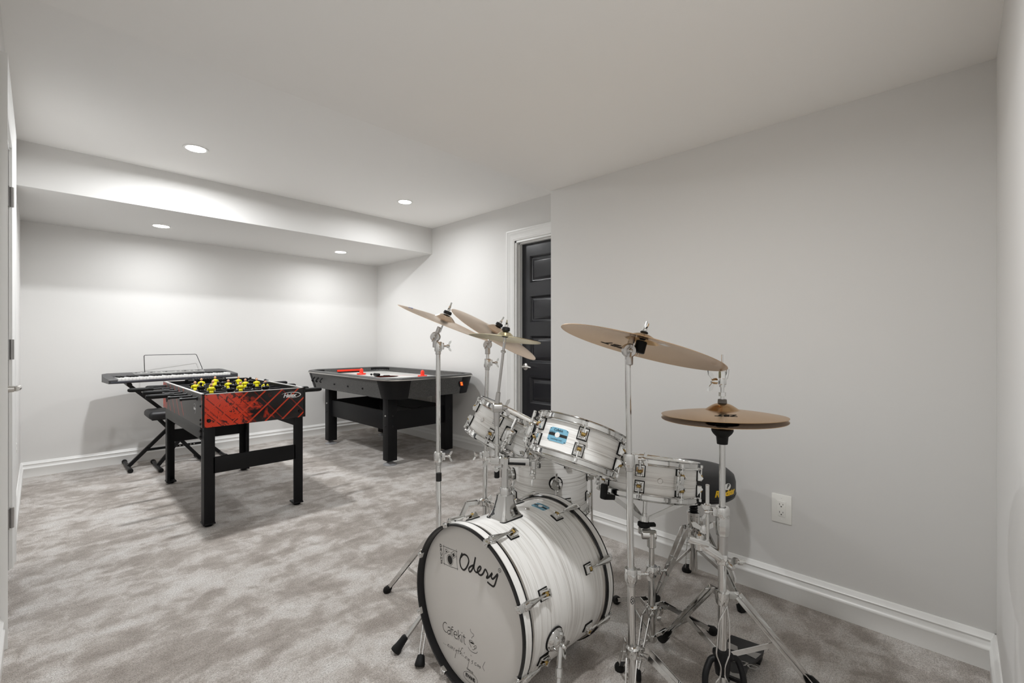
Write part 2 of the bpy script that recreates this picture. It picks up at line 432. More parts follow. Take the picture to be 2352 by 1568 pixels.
def door(name, label, M, y0, y1, zt, recess, handle_y, sgn, hinge_y=None):
    root = thing(name, label, 'door', M, kind='structure')
    casing(root, M, y0, y1, zt)
    a, b = y0 + .02, y1 - .02; top = zt - .021; th = .036; x0 = -recess; st = .105
    D = M @ T(x0, 0, 0)
    zs_ = [(.19, .435), (.56, .806), (.939, 1.192), (1.321, 1.567), (1.696, 1.946)]
    mb = MB().span((-th, a, .008), (0, a + st, top), D).span((-th, b - st, .008), (0, b, top), D)
    edges = [.008] + [e for p in zs_ for e in p] + [top]
    for i in range(0, len(edges), 2): mb.span((-th, a + st, edges[i]), (0, b - st, edges[i + 1]), D)
    mb.span((-th, a + st, .05), (-.026, b - st, top - .05), D)
    sl = mb.build('slab', m_doorblack, root)
    for z0, z1 in zs_:
        p = MB(); rings = [(0, 0), (.004, -.003), (.016, -.018), (.020, -.0195), (.026, -.0195), (.052, -.005), (.056, -.0045)]
        vs_ = []; fs = []
        for i_, d_ in rings: vs_ += [(d_, a + st + i_, z0 + i_), (d_, b - st - i_, z0 + i_), (d_, b - st - i_, z1 - i_), (d_, a + st + i_, z1 - i_)]
        for r in range(len(rings) - 1):
            for k in range(4): fs.append([r * 4 + k, r * 4 + (k + 1) % 4, r * 4 + 4 + (k + 1) % 4, r * 4 + 4 + k])
        r = len(rings) - 1; fs.append([r * 4 + k for k in range(4)])
        p.add(vs_, fs, D); p.build('panel', m_doorblack, root, 25)
    s = MB()
    for yy, sy in ((y0 + .018, 1), (y1 - .018, -1)):
        if recess > .03: s.span((x0, yy, 0), (x0 + .035, yy + .011 * sy, zt - .018), M)
        else: s.span((-th - .035, yy, 0), (-th - .002, yy + .011 * sy, zt - .018), M)
    if recess > .03: s.span((x0, y0 + .018, zt - .029), (x0 + .035, y1 - .018, zt - .018), M)
    s.build('door_stop', m_trim, root)
    lever(root, D, handle_y, .95 if recess < .03 else .90, sgn)
    if hinge_y is not None:
        for z in (.26, 1.10, 1.86):
            h = MB().cyl(M @ V((.012, hinge_y, z - .05)), M @ V((.012, hinge_y, z + .05)), .008, n=10)
            h.span((-.004, hinge_y - .025, z - .05), (.004, hinge_y, z + .05), M).span((-.004, hinge_y, z - .05), (.0035, hinge_y + .022, z + .05), M)
            h.build('hinge', m_steel, root, label='steel butt hinge')
    return root
MA = frame((XA, DA0, 0), (0, 0, 1), (-1, 0, 0))      # alcove door frame: x into the room, y towards the viewer's right
door('door_1', 'black five-panel door with white casing beside the grey bulkhead corner', MA, 0.0, DA0 - DA1, DAT, .068, .075, 1)
door('door_2', 'door with lever handle seen edge-on at the far left', ML, DL0, DL1, DLT, .004, DL0 + .085, 1, hinge_y=DL1 - .02)

# ---------------------------------------------------------------- recessed lights
def pot(x, y, z, label, watts=POT_WATTS):
    t = thing('recessed_light', label, 'ceiling light', T(x, y, z), 'round recessed ceiling lights')
    MB().lathe([(.056, .03), (.058, -.003), (.072, -.004), (.074, -.001), (.074, .0)], 40, T(x, y, z)).build('trim_ring', m_white, t)
    MB().lathe([(.0001, -.002), (.057, -.001), (.057, .02), (.0001, .02)], 40, T(x, y, z)).build('lens', m_lamp, t)
    ld = bpy.data.lights.new('pot_light', 'AREA'); ld.shape = 'DISK'; ld.size = .11; ld.energy = watts
    ld.color = (.97, .985, 1.0); ld.spread = math.radians(171)
    lo = bpy.data.objects.new('pot_light', ld); COL.objects.link(lo); lo.parent = t; lo.matrix_local = T(0, 0, -.006)
pot(.709, 3.69, ZC, 'large bright recessed light in the main ceiling, above the foosball table')
pot(2.347, 3.695, ZC, 'recessed light in the main ceiling nearest the black door', RIGHT_WATTS)
pot(.704, 4.985, ZS, 'recessed light under the soffit on the left, above the keyboard', SOFFIT_WATTS)
pot(2.326, 4.985, ZS, 'recessed light under the soffit on the right, above the air hockey table', SOFFIT_WATTS)
pot(.72, .62, ZD, 'added fill light in the dropped ceiling, out of view above the drum kit', FILL_WATTS)  # added fill lamp out of view, brightens the dark drum end of the room

# ---------------------------------------------------------------- outlets
def outlet(label, M):
    t = thing('wall_outlet', label, 'outlet', M, 'white wall outlets')
    MB().box((0, 0, .003), (.079, .126, .006), M, .0025).build('cover_plate', m_plate, t)
    r = MB().box((0, 0, .0065), (.034, .068, .003), M, .001).build('receptacle', m_plate, t)
    for yy in (.0165, -.0185):
        for xx, hh in ((-.0065, .008), (.0065, .0065)): MB().box((xx, yy + .004, .0081), (.0018, hh, .0004), M).build('slot', m_slot, r)
        MB().lathe([(.0001, .008), (.0026, .008), (.0026, .0084), (.0001, .0084)], 10, M @ T(0, yy - .006, 0)).build('slot', m_slot, r)
    for yy in (.048, -.048): MB().lathe([(.0001, .006), (.003, .006), (.0025, .0072), (.0001, .0072)], 10, M @ T(0, yy, 0)).build('screw', m_plate, t)
outlet('white duplex outlet on the wall right of the drum throne', frame((XR, .56, .394), (-1, 0, 0), (0, -1, 0)))
outlet('small white outlet on the wall under the air hockey table', frame((XA, 4.393, .455), (-1, 0, 0), (0, -1, 0)))
outlet('white outlet seen edge-on past the door at the left edge', ML @ frame((0, -1.28, .455), (1, 0, 0), (0, 1, 0)))

# ================================================================ FOOSBALL TABLE
FX, FY = .965, 3.925
F = T(FX, FY, 0)
t = thing('foosball_table', 'red and black foosball table with yellow and black player figures', 'foosball table', F)
HX, HY, ZT, ZB = .305, .655, .815, .614
def fpanel(name, a, b, m, **k): return MB().span(a, b, F, bev=k.pop('bev', .0015)).build(name, m, t, **k)
fpanel('end_panel', (-HX, -HY, ZB), (HX, -HY + .016, ZT), m_gfx_end, label='red and black printed end panel')
fpanel('end_panel', (-HX, HY - .016, ZB), (HX, HY, ZT), m_gfx_end)
fpanel('side_panel', (-HX, -HY + .016, ZB), (-HX + .016, HY - .016, ZT), m_gfx_side, label='charcoal side panel with red streaks')
fpanel('side_panel', (HX - .016, -HY + .016, ZB), (HX, HY - .016, ZT), m_gfx_side)
fpanel('playing_field', (-HX + .016, -HY + .016, .70), (HX - .016, HY - .016, .712), m_blackwood)
for sx in (-1, 1): fpanel('inner_wall', (sx * (HX - .016), -HY + .018, .712), (sx * (HX - .019), HY - .018, ZT - .001), m_blackwood, bev=0)
for sy in (-1, 1): fpanel('inner_wall', (-HX + .018, sy * (HY - .016), .712), (HX - .018, sy * (HY - .019), ZT - .001), m_blackwood, bev=0)
fpanel('cabinet_floor', (-HX + .016, -HY + .016, ZB + .003), (HX - .016, HY - .016, ZB + .015), m_blackwood)
mb = MB()
for a, b in (((-HX, -HY), (HX, -HY + .018)), ((-HX, HY - .018), (HX, HY)), ((-HX, -HY), (-HX + .018, HY)), ((HX - .018, -HY), (HX, HY))):
    mb.span((a[0], a[1], ZT), (b[0], b[1], ZT + .004), F)
mb.build('top_edge_trim', mat('edge_trim_grey', srgb(176, 174, 172), .4), t)
for sx in (-1, 1):                       # black corner edge strips, ball return holes
    fpanel('corner_strip', (sx * HX - (.001 if sx < 0 else -.001), -HY - .002, ZB), (sx * (HX - .012), -HY + .002, ZT), m_black)
for sx, yy in ((-1, .50), (1, -.50)):
    MB().lathe([(.0001, 0), (.034, 0), (.034, .002), (.0001, .002)], 24, F @ T(sx * (HX + .0005), yy, .70) @ RY(sx * PI / 2)).build('ball_return', m_rubber, t)
fpanel('apron', (-HX + .004, -HY + .07, .535), (-HX + .02, HY - .07, ZB + .002), m_grey)
fpanel('apron', (HX - .02, -HY + .07, .535), (HX - .004, HY - .07, ZB + .002), m_blackwood)
for sx in (-1, 1):
    for sy in (-1, 1):
        x0, y0 = sx * (HX - .012), sy * (HY - .012)
        mb = MB().span((x0, y0, .02), (x0 - sx * .058, y0 - sy * .018, ZB + .002), F, .001).span((x0, y0 - sy * .018, .02), (x0 - sx * .018, y0 - sy * .078, ZB + .002), F, .001)
        lg = mb.build('leg', m_blackwood, t)
        MB().span((x0 + sx * .004, y0 + sy * .003, .014), (x0 - sx * .061, y0 - sy * .08, .024), F, .002).build('leg_cap', m_black, lg)
        MB().lathe([(.0001, .0), (.022, .0), (.024, .006), (.009, .012), (.009, .02), (.0001, .02)], 16, F @ T(x0 - sx * .03, y0 - sy * .03, 0)).build('leveler', m_black, lg)
for sy in (-1, 1): fpanel('stretcher', (-HX + .06, sy * (HY - .012), .325), (HX - .06, sy * (HY - .028), .425), m_blackwood)
for (sx, yy, zz) in ((-1, -HY + .035, .745), (-1, -HY + .035, .66), (-1, -HY + .035, .635), (-1, -HY + .05, .59), (-1, -HY + .05, .555)):
    MB().sphere((0, 0, 0), .008, 8, F @ T(sx * HX, yy, zz)).build('bolt', m_black, t)
for xx, zz in ((-.27, .655), (.27, .655)): MB().sphere((0, 0, 0), .012, 10, F @ T(xx, -HY, zz), sz=1).build('bolt', m_black, t)
# rods with handles and figures
def figure_mesh():
    mb = MB()
    mb.prism([(-.008, -.013), (.008, -.013), (.011, .013), (-.011, .013)], -.07, -.012, RX(0), mi=4)       # legs block
    mb.box((0, 0, -.074), (.024, .034, .012), None, .003, mi=4)                                             # boot
    mb.box((0, 0, .0), (.026, .026, .026), None, .006, mi=0)                                                # waist round the rod
    mb.lathe([(.012, .008), (.0165, .02), (.018, .032), (.012, .037), (.0055, .04)], 12, Matrix.Diagonal((1.12, .72, 1, 1)), mi=0)
    for s in (-1, 1):
        mb.cyl((s * .0165, 0, .033), (s * .022, 0, .016), .0058, .005, 8, mi=0)
        mb.cyl((s * .022, 0, .017), (s * .0222, -.001, .0), .0046, .0038, 8, mi=3)
    mb.cyl((0, 0, .036), (0, 0, .046), .0048, n=8, mi=1)
    mb.sphere((0, 0, .053), .0095, 10, mi=1, sz=1.15)
    mb.sphere((0, .0022, .0565), .0096, 10, mi=2, sz=.95)
    return mb
m_fblack = mat('figure_black', srgb(20, 20, 22), .4)
fig_y = figure_mesh().mesh('player', [m_yellow, m_skin, m_fblack, m_white, m_fblack], 50)
fig_k = figure_mesh().mesh('player', [m_fblack, m_fblack, m_fblack, m_white, m_fblack], 50)
RZH = .785
rods = [  # y, handle side, shift of the rod, figure x positions, yellow?
    (-.525, 1, -.02, [.015], False), (-.375, 1, -.055, [-.085, .135], False),
    (-.225, -1, -.03, [-.165, .015, .181], True), (-.075, 1, -.04, [-.195, -.09, .015, .12, .225], False),
    (.075, -1, -.01, [-.201, -.089, .012, .129, .21], True), (.225, 1, .0, [-.185, .015, .205], False),
    (.375, -1, -.06, [-.102, .16], True), (.525, -1, .06, [.025], True)]
for ry, side, sh, xs, yel in rods:
    Mr = F @ T(0, ry, RZH)
    a, b = (-.42 + sh, .37 + sh) if side < 0 else (-.37 + sh, .42 + sh)
    rod = MB().cyl(Mr @ V((a, 0, 0)), Mr @ V((b, 0, 0)), .008, n=12).build('rod', m_black, t)
    hx = a if side < 0 else b
    MB().lathe([(.0001, -.075), (.009, -.073), (.0145, -.062), (.0155, -.04), (.0145, .03), (.016, .05), (.0125, .056), (.0125, .075), (.0001, .076)], 14, Mr @ T(hx, 0, 0) @ RY(-PI / 2 if side > 0 else PI / 2)).build('handle', m_rubber, rod)
    ex = b if side < 0 else a
    MB().cyl(Mr @ V((ex - .006, 0, 0)), Mr @ V((ex + .006, 0, 0)), .0105, n=10).build('end_cap', m_black, rod)
    for sx in (-1, 1):
        MB().cyl(Mr @ V((sx * (HX - .022), 0, 0)), Mr @ V((sx * (HX + .004), 0, 0)), .014, n=12).build('bearing', m_black, rod)
    for fx in xs:
        link('player', fig_y if yel else fig_k, rod, T(fx, ry, RZH) @ RZ(0 if yel else PI) @ RX(-.05))
    for fx in ([min(xs) - .025, max(xs) + .025]):
        MB().cyl(Mr @ V((fx - .005, 0, 0)), Mr @ V((fx + .005, 0, 0)), .012, n=10).build('bumper', m_rubber, rod)
# bead score counter on the far end
sc = MB().cyl(F @ V((-.15, HY - .035, .822)), F @ V((.11, HY - .035, .822)), .004, n=8)
for k in (-.155, .115): sc.box((k, HY - .03, .82), (.02, .03, .02), F, .003)
sc = sc.build('score_counter', m_black, t)
for k in range(10):
    MB().lathe([(.006, -.0075), (.0105, -.005), (.0105, .005), (.006, .0075)], 10, F @ T(-.11 + k * .0175, HY - .035, .822) @ RY(PI / 2)).build('bead', m_black, sc)
# printed maker's mark: slanted name inside a swoosh
def swoosh(pts0, c, rx, ry, w_, M):
    mb = MB(); n_ = 28; a0, a1 = math.radians(150), math.radians(-100)
    vs_ = []; fs = []
    for i in range(n_ + 1):
        a = a0 + (a1 - a0) * i / n_; k = w_ * math.sin(PI * min(1, max(0.02, i / n_))) ** .7
        vs_ += [(c[0] + (rx + k) * math.cos(a), c[1] + (ry + k * .7) * math.sin(a), 0), (c[0] + rx * math.cos(a), c[1] + ry * math.sin(a), 0)]
    for i in range(n_): fs.append([2 * i, 2 * i + 1, 2 * i + 3, 2 * i + 2])
    return mb.add(vs_, fs, M)
MF = F @ frame((.205, -HY - .0012, .772), (0, -1, 0), (1, 0, 0))
text('maker_name', 'Halex', .036, m_white_ink, t, WM[t.name].inverted() @ MF @ T(-.006, -.002, 0), shear=.35, offset=.0012, spacing=.95)
swoosh(None, (.0, .0), .064, .018, .007, MF).build('logo_swoosh', m_white_ink, t)
MS = F @ frame((-HX - .0012, -.46, .715), (-1, 0, 0), (0, -1, 0))
text('maker_name', 'Halex', .024, m_white_ink, t, WM[t.name].inverted() @ MS, shear=.25, offset=.0006, spacing=.9)
swoosh(None, (0, 0), .034, .03, .003, MS).build('logo_swoosh', m_white_ink, t)

# ================================================================ AIR HOCKEY TABLE
AX0, AX1, AY0, AY1 = 2.035, 3.072, 3.45, 5.32
acx, acy = (AX0 + AX1) / 2, (AY0 + AY1) / 2
A = T(acx, acy, 0)
t = thing('air_hockey_table', 'grey speckled air hockey table with white playing surface and black legs', 'game table', A)
hx, hy = (AX1 - AX0) / 2, (AY1 - AY0) / 2
def rrect(hx_, hy_, r, n_=6):
    out = []
    for cx, cy, a0 in ((hx_ - r, hy_ - r, 0), (-hx_ + r, hy_ - r, 90), (-hx_ + r, -hy_ + r, 180), (hx_ - r, -hy_ + r, 270)):
        for k in range(n_ + 1):
            a = math.radians(a0 + 90 * k / n_); out.append((cx + r * math.cos(a), cy + r * math.sin(a)))
    return out
def shell(levels, M, closed=False):
    mb = MB(); vs_ = []; fs = []; k = len(levels[0][0])
    for poly, z in levels: vs_ += [(x, y, z) for x, y in poly]
    m_ = len(levels)
    for j in range(m_ if closed else m_ - 1):
        j2 = (j + 1) % m_
        fs += [[j * k + i, j * k + (i + 1) % k, j2 * k + (i + 1) % k, j2 * k + i] for i in range(k)]
    return mb.add(vs_, fs, M)
rr = lambda d, r=.2: rrect(hx - d, hy - d, r - d)
shell([(rr(.06), .63), (rr(.06), .632), (rr(.01), .795), (rr(.06), .795), (rr(.10), .64)], A, True).build('body', m_speck, t)
shell([(rr(.002), .797), (rr(.0), .80), (rr(.0), .808), (rr(.008), .818), (rr(.04), .822), (rr(.058), .816), (rr(.062), .755), (rr(.055), .755), (rr(.04), .797)], A, True).build('rim', m_speck, t, 50)
shell([(rr(-.0035), .795), (rr(-.0045), .80), (rr(-.0035), .805), (rr(.003), .806), (rr(.003), .794)], A, True).build('chrome_trim', m_satin, t, 60)
shell([(rr(.058), .765), (rr(.058), .758), (rrect(hx * .5, hy * .5, .05), .758), (rrect(hx * .5, hy * .5, .05), .765)], A, True).build('playing_surface', mat('playfield_white', srgb(226, 225, 221), .25), t)
MB().span((-hx * .52, -hy * .52, .758), (hx * .52, hy * .52, .765), A).build('playing_surface', MATS['playfield_white'], t)
MB().lathe([(.12, .7655), (.126, .7655)], 40, A).build('centre_circle', m_red, t)
MB().span((-hx + .07, -.004, .7653), (hx - .07, .004, .7656), A).build('centre_line', m_red, t)
def corner(sx, sy, d0, d1, z0, z1, name, th, ins):
    """black corner wrap following the rounded corner"""
    mb = MB(); r = .2; n_ = 10; vs_ = []; fs = []
    P = []
    ext = .025
    for (dd, zz) in ((d0, z0), (d1, z1)):
        rr_ = r - dd; cx, cy = hx - r, hy - r; ring = []
        ring.append((cx + rr_, cy - ext))
        for k in range(n_ + 1):
            a = PI / 2 * k / n_; ring.append((cx + rr_ * math.cos(a), cy + rr_ * math.sin(a)))
        ring.append((cx - ext, cy + rr_))
        vs_ += [(sx * x, sy * y, zz) for x, y in ring]
    k = n_ + 3
    for i in range(k - 1): fs.append([i, i + 1, k + i + 1, k + i])
    mb.add(vs_, fs, A); o = mb.build(name, m_blackwood, t, 60)
    return o
for sx in (-1, 1):
    for sy in (-1, 1):
        corner(sx, sy, .058, .0085, .628, .797, 'corner_guard', 0, 0)
        corner(sx, sy, .063, .0625, .766, .812, 'inner_corner_guard', 0, 0)
        shell([(rr(.003), .8195)], A)
        x0, y0 = sx * .325, sy * .625
        lg = MB().box((x0, y0, .34), (.095, .095, .60), A, .004).build('leg', m_blackwood, t)
        MB().lathe([(.0001, 0), (.062, 0), (.064, .004), (.05, .012), (.03, .024), (.014, .03), (.014, .045), (.0001, .045)], 24, A @ T(x0, y0, 0)).build('foot_pad', mat('foot_grey', srgb(168, 168, 170), .35, .3) if 'foot_grey' not in MATS else MATS['foot_grey'], lg)
        for zz in (.455, .36):
            MB().sphere((0, 0, 0), .009, 8, A @ T(x0 - .0475 * 1, y0, zz)).build('bolt', m_steel if zz > .4 else m_black, lg)
            MB().sphere((0, 0, 0), .008, 8, A @ T(x0, y0 - .0475, zz)).build('bolt', m_black, lg)
for sx in (-1, 1): MB().span((sx * .345, -.58, .315), (sx * .325, .58, .49), A, .002).build('stretcher', m_blackwood, t)
for sy in (-1, 1): MB().span((-.28, sy * .645, .315), (.28, sy * .625, .49), A, .002).build('stretcher', m_blackwood, t)
MB().box((0, 0, .59), (.3, .22, .09), A, .006).build('blower_box', m_black, t)
# score display on the near end, hooks on the long side
EN = lambda x, z: A @ frame((x, -hy + .035 - (z - .70) * .3 - .008, z), (0, -1, .3), (1, 0, 0))
sd = MB().box((0, 0, 0), (.05, .055, .012), EN(.285, .725), .003).build('score_display', m_black, t)
text('score_digit', '2', .04, m_orange, sd, WM[sd.name].inverted() @ EN(.285, .725) @ T(0, 0, .0065), offset=.001)
MB().box((0, 0, .006), (.03, .036, .001), EN(.285, .725)).build('display_glow', mat('display_red', srgb(150, 40, 10), .4, emit=srgb(200, 50, 10), estr=.5), sd)
for k in range(3):
    yy = .66 - k * .10
    Mh = A @ frame((-hx + .035 - .0, yy, .725), (-1, 0, .28), (0, -1, 0))
    MB().tube([Mh @ V(p) for p in fillet([(0, .025, .0), (0, .022, .014), (0, -.005, .03), (0, -.022, .034), (0, -.026, .016)], .01)], .009 if k < 2 else .006, 8).build('hook', m_black, t)
for yy in (.2, -.1, -.4): MB().sphere((0, 0, 0), .01, 8, A @ T(-hx + .037, yy, .70)).build('bolt', m_black, t)
for sy in (-1, 1):
    g = MB().box((0, sy * (hy - .068), .792), (.29, .014, .022), A, .004).build('goal', m_red, t, label='red goal frame')
    MB().box((0, sy * (hy - .064), .773), (.27, .01, .016), A, .001).build('goal_slot', m_rubber, g)
# things lying on the table
def pusher(x, y, label):
    M = A @ T(x, y, .7652)
    t2 = thing('air_hockey_pusher', label, 'pusher', M, 'two red air hockey pushers')
    MB().lathe([(.0001, .0), (.046, .0), (.05, .004), (.05, .012), (.046, .016), (.03, .015), (.0001, .014)], 32, M).build('base', m_red, t2)
    MB().lathe([(.024, .012), (.021, .02), (.02, .05), (.017, .062), (.009, .069), (.0001, .071)], 24, M).build('knob', m_red, t2)
pusher(-.05, .455, 'red round pusher standing in front of the red goal on the hockey table')
pusher(.25, -.31, 'red round pusher standing alone nearest the near end of the hockey table')
M = A @ T(.048, .075, .7652)
tag(MB().lathe([(.0001, 0), (.034, 0), (.036, .003), (.034, .007), (.0001, .007)], 28, M).build('hockey_puck', m_black), 'thin black puck lying on the white hockey table surface', 'puck')
M = A @ T(-.045, .12, .7652) @ RZ(-1.5)
t2 = thing('rubber_grip', 'loose black rubber grip with a thin metal pin lying on the hockey table', 'handle', M)
MB().lathe([(.0001, -.055), (.012, -.053), (.0155, -.045), (.0145, .0), (.0155, .04), (.012, .048), (.0001, .048)], 14, M @ T(0, 0, .016) @ RY(PI / 2)).build('grip', m_rubber, t2)
MB().cyl(M @ V((-.055, 0, .016)), M @ V((-.095, 0, .016)), .003, n=8).build('pin', m_steel, t2)
MB().lathe([(.0001, -.012), (.009, -.01), (.011, .0), (.009, .012), (.0001, .013)], 10, M @ T(-.105, 0, .013) @ RY(PI / 2)).build('knob', m_rubber, t2)
pts = fillet([(2.44, 4.36, .63), (2.45, 4.34, .57), (2.52, 4.27, .51), (2.62, 4.20, .45), (2.78, 4.16, .42), (2.98, 4.28, .43), (3.112, 4.385, .44)], .05)
tag(MB().tube(pts, .004, 6).build('power_cord', m_black), 'thin black power cord hanging below the air hockey table', 'cord')

# ================================================================ KEYBOARD, ITS STAND AND BENCH
KZ = .785
K = T(.831, 5.263, KZ) @ RZ(math.radians(9.7))
t = thing('electronic_keyboard', 'dark grey electronic piano keyboard with wire music rest', 'keyboard', K)
yz = [(-.155, .004), (-.158, .012), (-.157, .020), (-.152, .0245), (-.1435, .0245), (-.1425, .022), (-.010, .022), (-.010, .052), (-.002, .056), (.130, .076), (.148, .074), (.152, .060), (.150, .0), (-.150, .0)]
PX = Matrix(((0, 0, 1, 0), (1, 0, 0, 0), (0, 1, 0, 0), (0, 0, 0, 1)))     # (y,z,x) -> (x,y,z)
MB().prism(yz, -.445, .445, K @ PX).build('body', m_kbody, t, 25)
ch = [(-.155, .004), (-.158, .012), (-.157, .032), (-.150, .038), (-.09, .045), (-.002, .056), (.130, .076), (.148, .074), (.152, .060), (.150, .0), (-.150, .0)]
for s in (-1, 1):
    mb = MB(); k = len(ch)
    inner = [(s * .445, y, z) for y, z in ch]; outer = [(s * (.503 - max(0, y) * .18), y * .985, z * .93 + .001) for y, z in ch]
    mb.add(inner + outer, [[i, (i + 1) % k, k + (i + 1) % k, k + i] for i in range(k)] + [list(range(k)), list(range(k, 2 * k))], K)
    mb.build('end_cheek', m_kbody, t, 25)
MB().span((-.49, -.1595, .006), (.49, -.157, .019), K, .001).build('front_strip', m_kfront, t)
wk = MB().box((0, 0, 0), (.0232, .130, .024), None, .0012).mesh('white_key', m_key)
bk = MB().box((0, 0, 0), (.0125, .085, .014), None, .002).mesh('black_key', m_black)
pitch = .88 / 36
for i in range(36):
    x = -.44 + pitch * (i + .5)
    link('white_key', wk, t, T(x, -.0765, .034))
    if i % 7 in (0, 1, 3, 4, 5) and i < 35: link('black_key', bk, t, T(x + pitch / 2, -.0535, .0515))
MB().box((0, .07, .0675), (.56, .085, .003), K @ RX(.15) @ T(0, .002, -.011), .001).build('control_panel', mat('panel_grey', srgb(128, 128, 126), .3), t)
MB().box((-.02, .045, .064), (.12, .03, .003), K @ RX(.15) @ T(0, .002, -.006), .001).build('display_window', mat('lcd_grey', srgb(176, 178, 172), .2), t)
for i in range(14):
    MB().box((-.255 + i * .038 + (.04 if i > 6 else 0), .088, .066), (.016, .008, .004), K @ RX(.15) @ T(0, .002, -.008), .001).build('button', m_white if i % 3 else m_black, t)
MB().tube([K @ V(p) for p in fillet([(-.178, .12, .07), (-.178, .128, .09), (-.172, .165, .228), (.254, .165, .228), (.292, .128, .09), (.292, .12, .07)], .014)], .003, 6).build('music_rest', m_black, t)

S = T(.87, 5.33, 0)
t = thing('keyboard_stand', 'black folding X-shaped stand carrying the keyboard', 'keyboard stand', S)
for x, y0, y1 in ((.51, 5.13, 5.55), (1.23, 5.13, 5.55)):
    ft = MB().cyl((x, y0, .019), (x, y1, .019), .015, n=14).build('foot_bar', m_black, t)
    for yy in (y0, y1): MB().cyl((x, yy - .02, .0195), (x, yy + .02, .0195), .0195, n=14, bev=.004).build('end_cap', m_rubber, ft)
for x in (.50, 1.22):
    tb = MB().cyl((x, 5.10, .768), (x, 5.44, .768), .014, n=14).build('support_arm', m_black, t)
    MB().cyl((x, 5.075, .768), (x, 5.115, .768), .0185, n=14, bev=.004).build('end_cap', m_rubber, tb)
for (x0, x1, yy) in ((.51, 1.22, 5.30), (1.23, .50, 5.345)):
    MB().bar((x0, yy, .02), (x1, yy, .768), .03, .03, (0, 1, 0), .003).build('cross_leg', m_black, t)
MB().cyl((.866, 5.27, .394), (.866, 5.375, .394), .026, n=18, bev=.004).build('pivot_knob', m_black, t)
mb = MB().bar((.635, 5.27, .155), (1.11, 5.27, .155), .022, .004, (0, 1, 0))
pl = mb.build('locking_bar', m_black, t)
for k in range(7): MB().cyl((.83 + k * .028, 5.266, .155), (.83 + k * .028, 5.2675, .155), .006, n=8).build('bar_hole', m_satin, pl)

S = T(.866, 5.16, 0)
t = thing('keyboard_bench', 'black padded X-frame bench tucked under the keyboard', 'bench', S)
MB().box((0, 0, .49), (.49, .31, .07), S, .03, seg=4).build('seat', m_leather, t)
MB().box((0, 0, .453), (.44, .26, .012), S, .003).build('seat_board', m_black, t)
for sx in (-1, 1):
    ft = MB().cyl((.866 + sx * .168, 4.965, .019), (.866 + sx * .168, 5.365, .019), .015, n=14).build('foot_bar', m_black, t)
    for yy in (4.965, 5.365): MB().cyl((.866 + sx * .168, yy - .02, .0195), (.866 + sx * .168, yy + .02, .0195), .0195, n=14, bev=.004).build('end_cap', m_rubber, ft)
    MB().bar((.866 + sx * .168, 5.16 + sx * .018, .02), (.866 - sx * .16, 5.16 + sx * .018, .447), .03, .028, (0, 1, 0), .003).build('cross_leg', m_black, t)

# ================================================================ DRUM HARDWARE HELPERS
def wing(mb, p, d, up=(0, 0, 1), s=1.0):
    """wing nut at p pointing along d"""
    M = frame(p, d, up)
    mb.lathe([(.0075 * s, 0), (.0075 * s, .008 * s), (.005 * s, .014 * s), (.0001, .015 * s)], 10, M)
    for a in (0, PI):
        q = M @ RZ(a)
        mb.prism([(.003 * s, .004 * s), (.022 * s, .012 * s), (.026 * s, .022 * s), (.016 * s, .021 * s), (.004 * s, .012 * s)], -.002 * s, .002 * s, q @ RX(PI / 2) @ T(0, 0, 0))
    return mb

def clamp(mb, p, axis, r, h, side):
    """height clamp with a wing bolt around a tube"""
    M = frame(p, axis, side)
    mb.lathe([(r * .85, -h), (r * 1.5, -h), (r * 1.7, -h * .6), (r * 1.7, h * .6), (r * 1.5, h * .85), (r * .85, h * .85)], 20, M, closed=True)
    mb.box((r * 1.9, 0, 0), (r * 1.3, r * 1.3, h * 1.3), M, .002)
    q = M @ V((r * 2.5, 0, 0)); e = M.to_3x3() @ V((1, 0, 0))
    mb.cyl(q - e * .004, q + e * .014, .004, n=8)
    wing(mb, q + e * .012, e, M.to_3x3() @ V((0, 0, 1)), .9)
    return mb

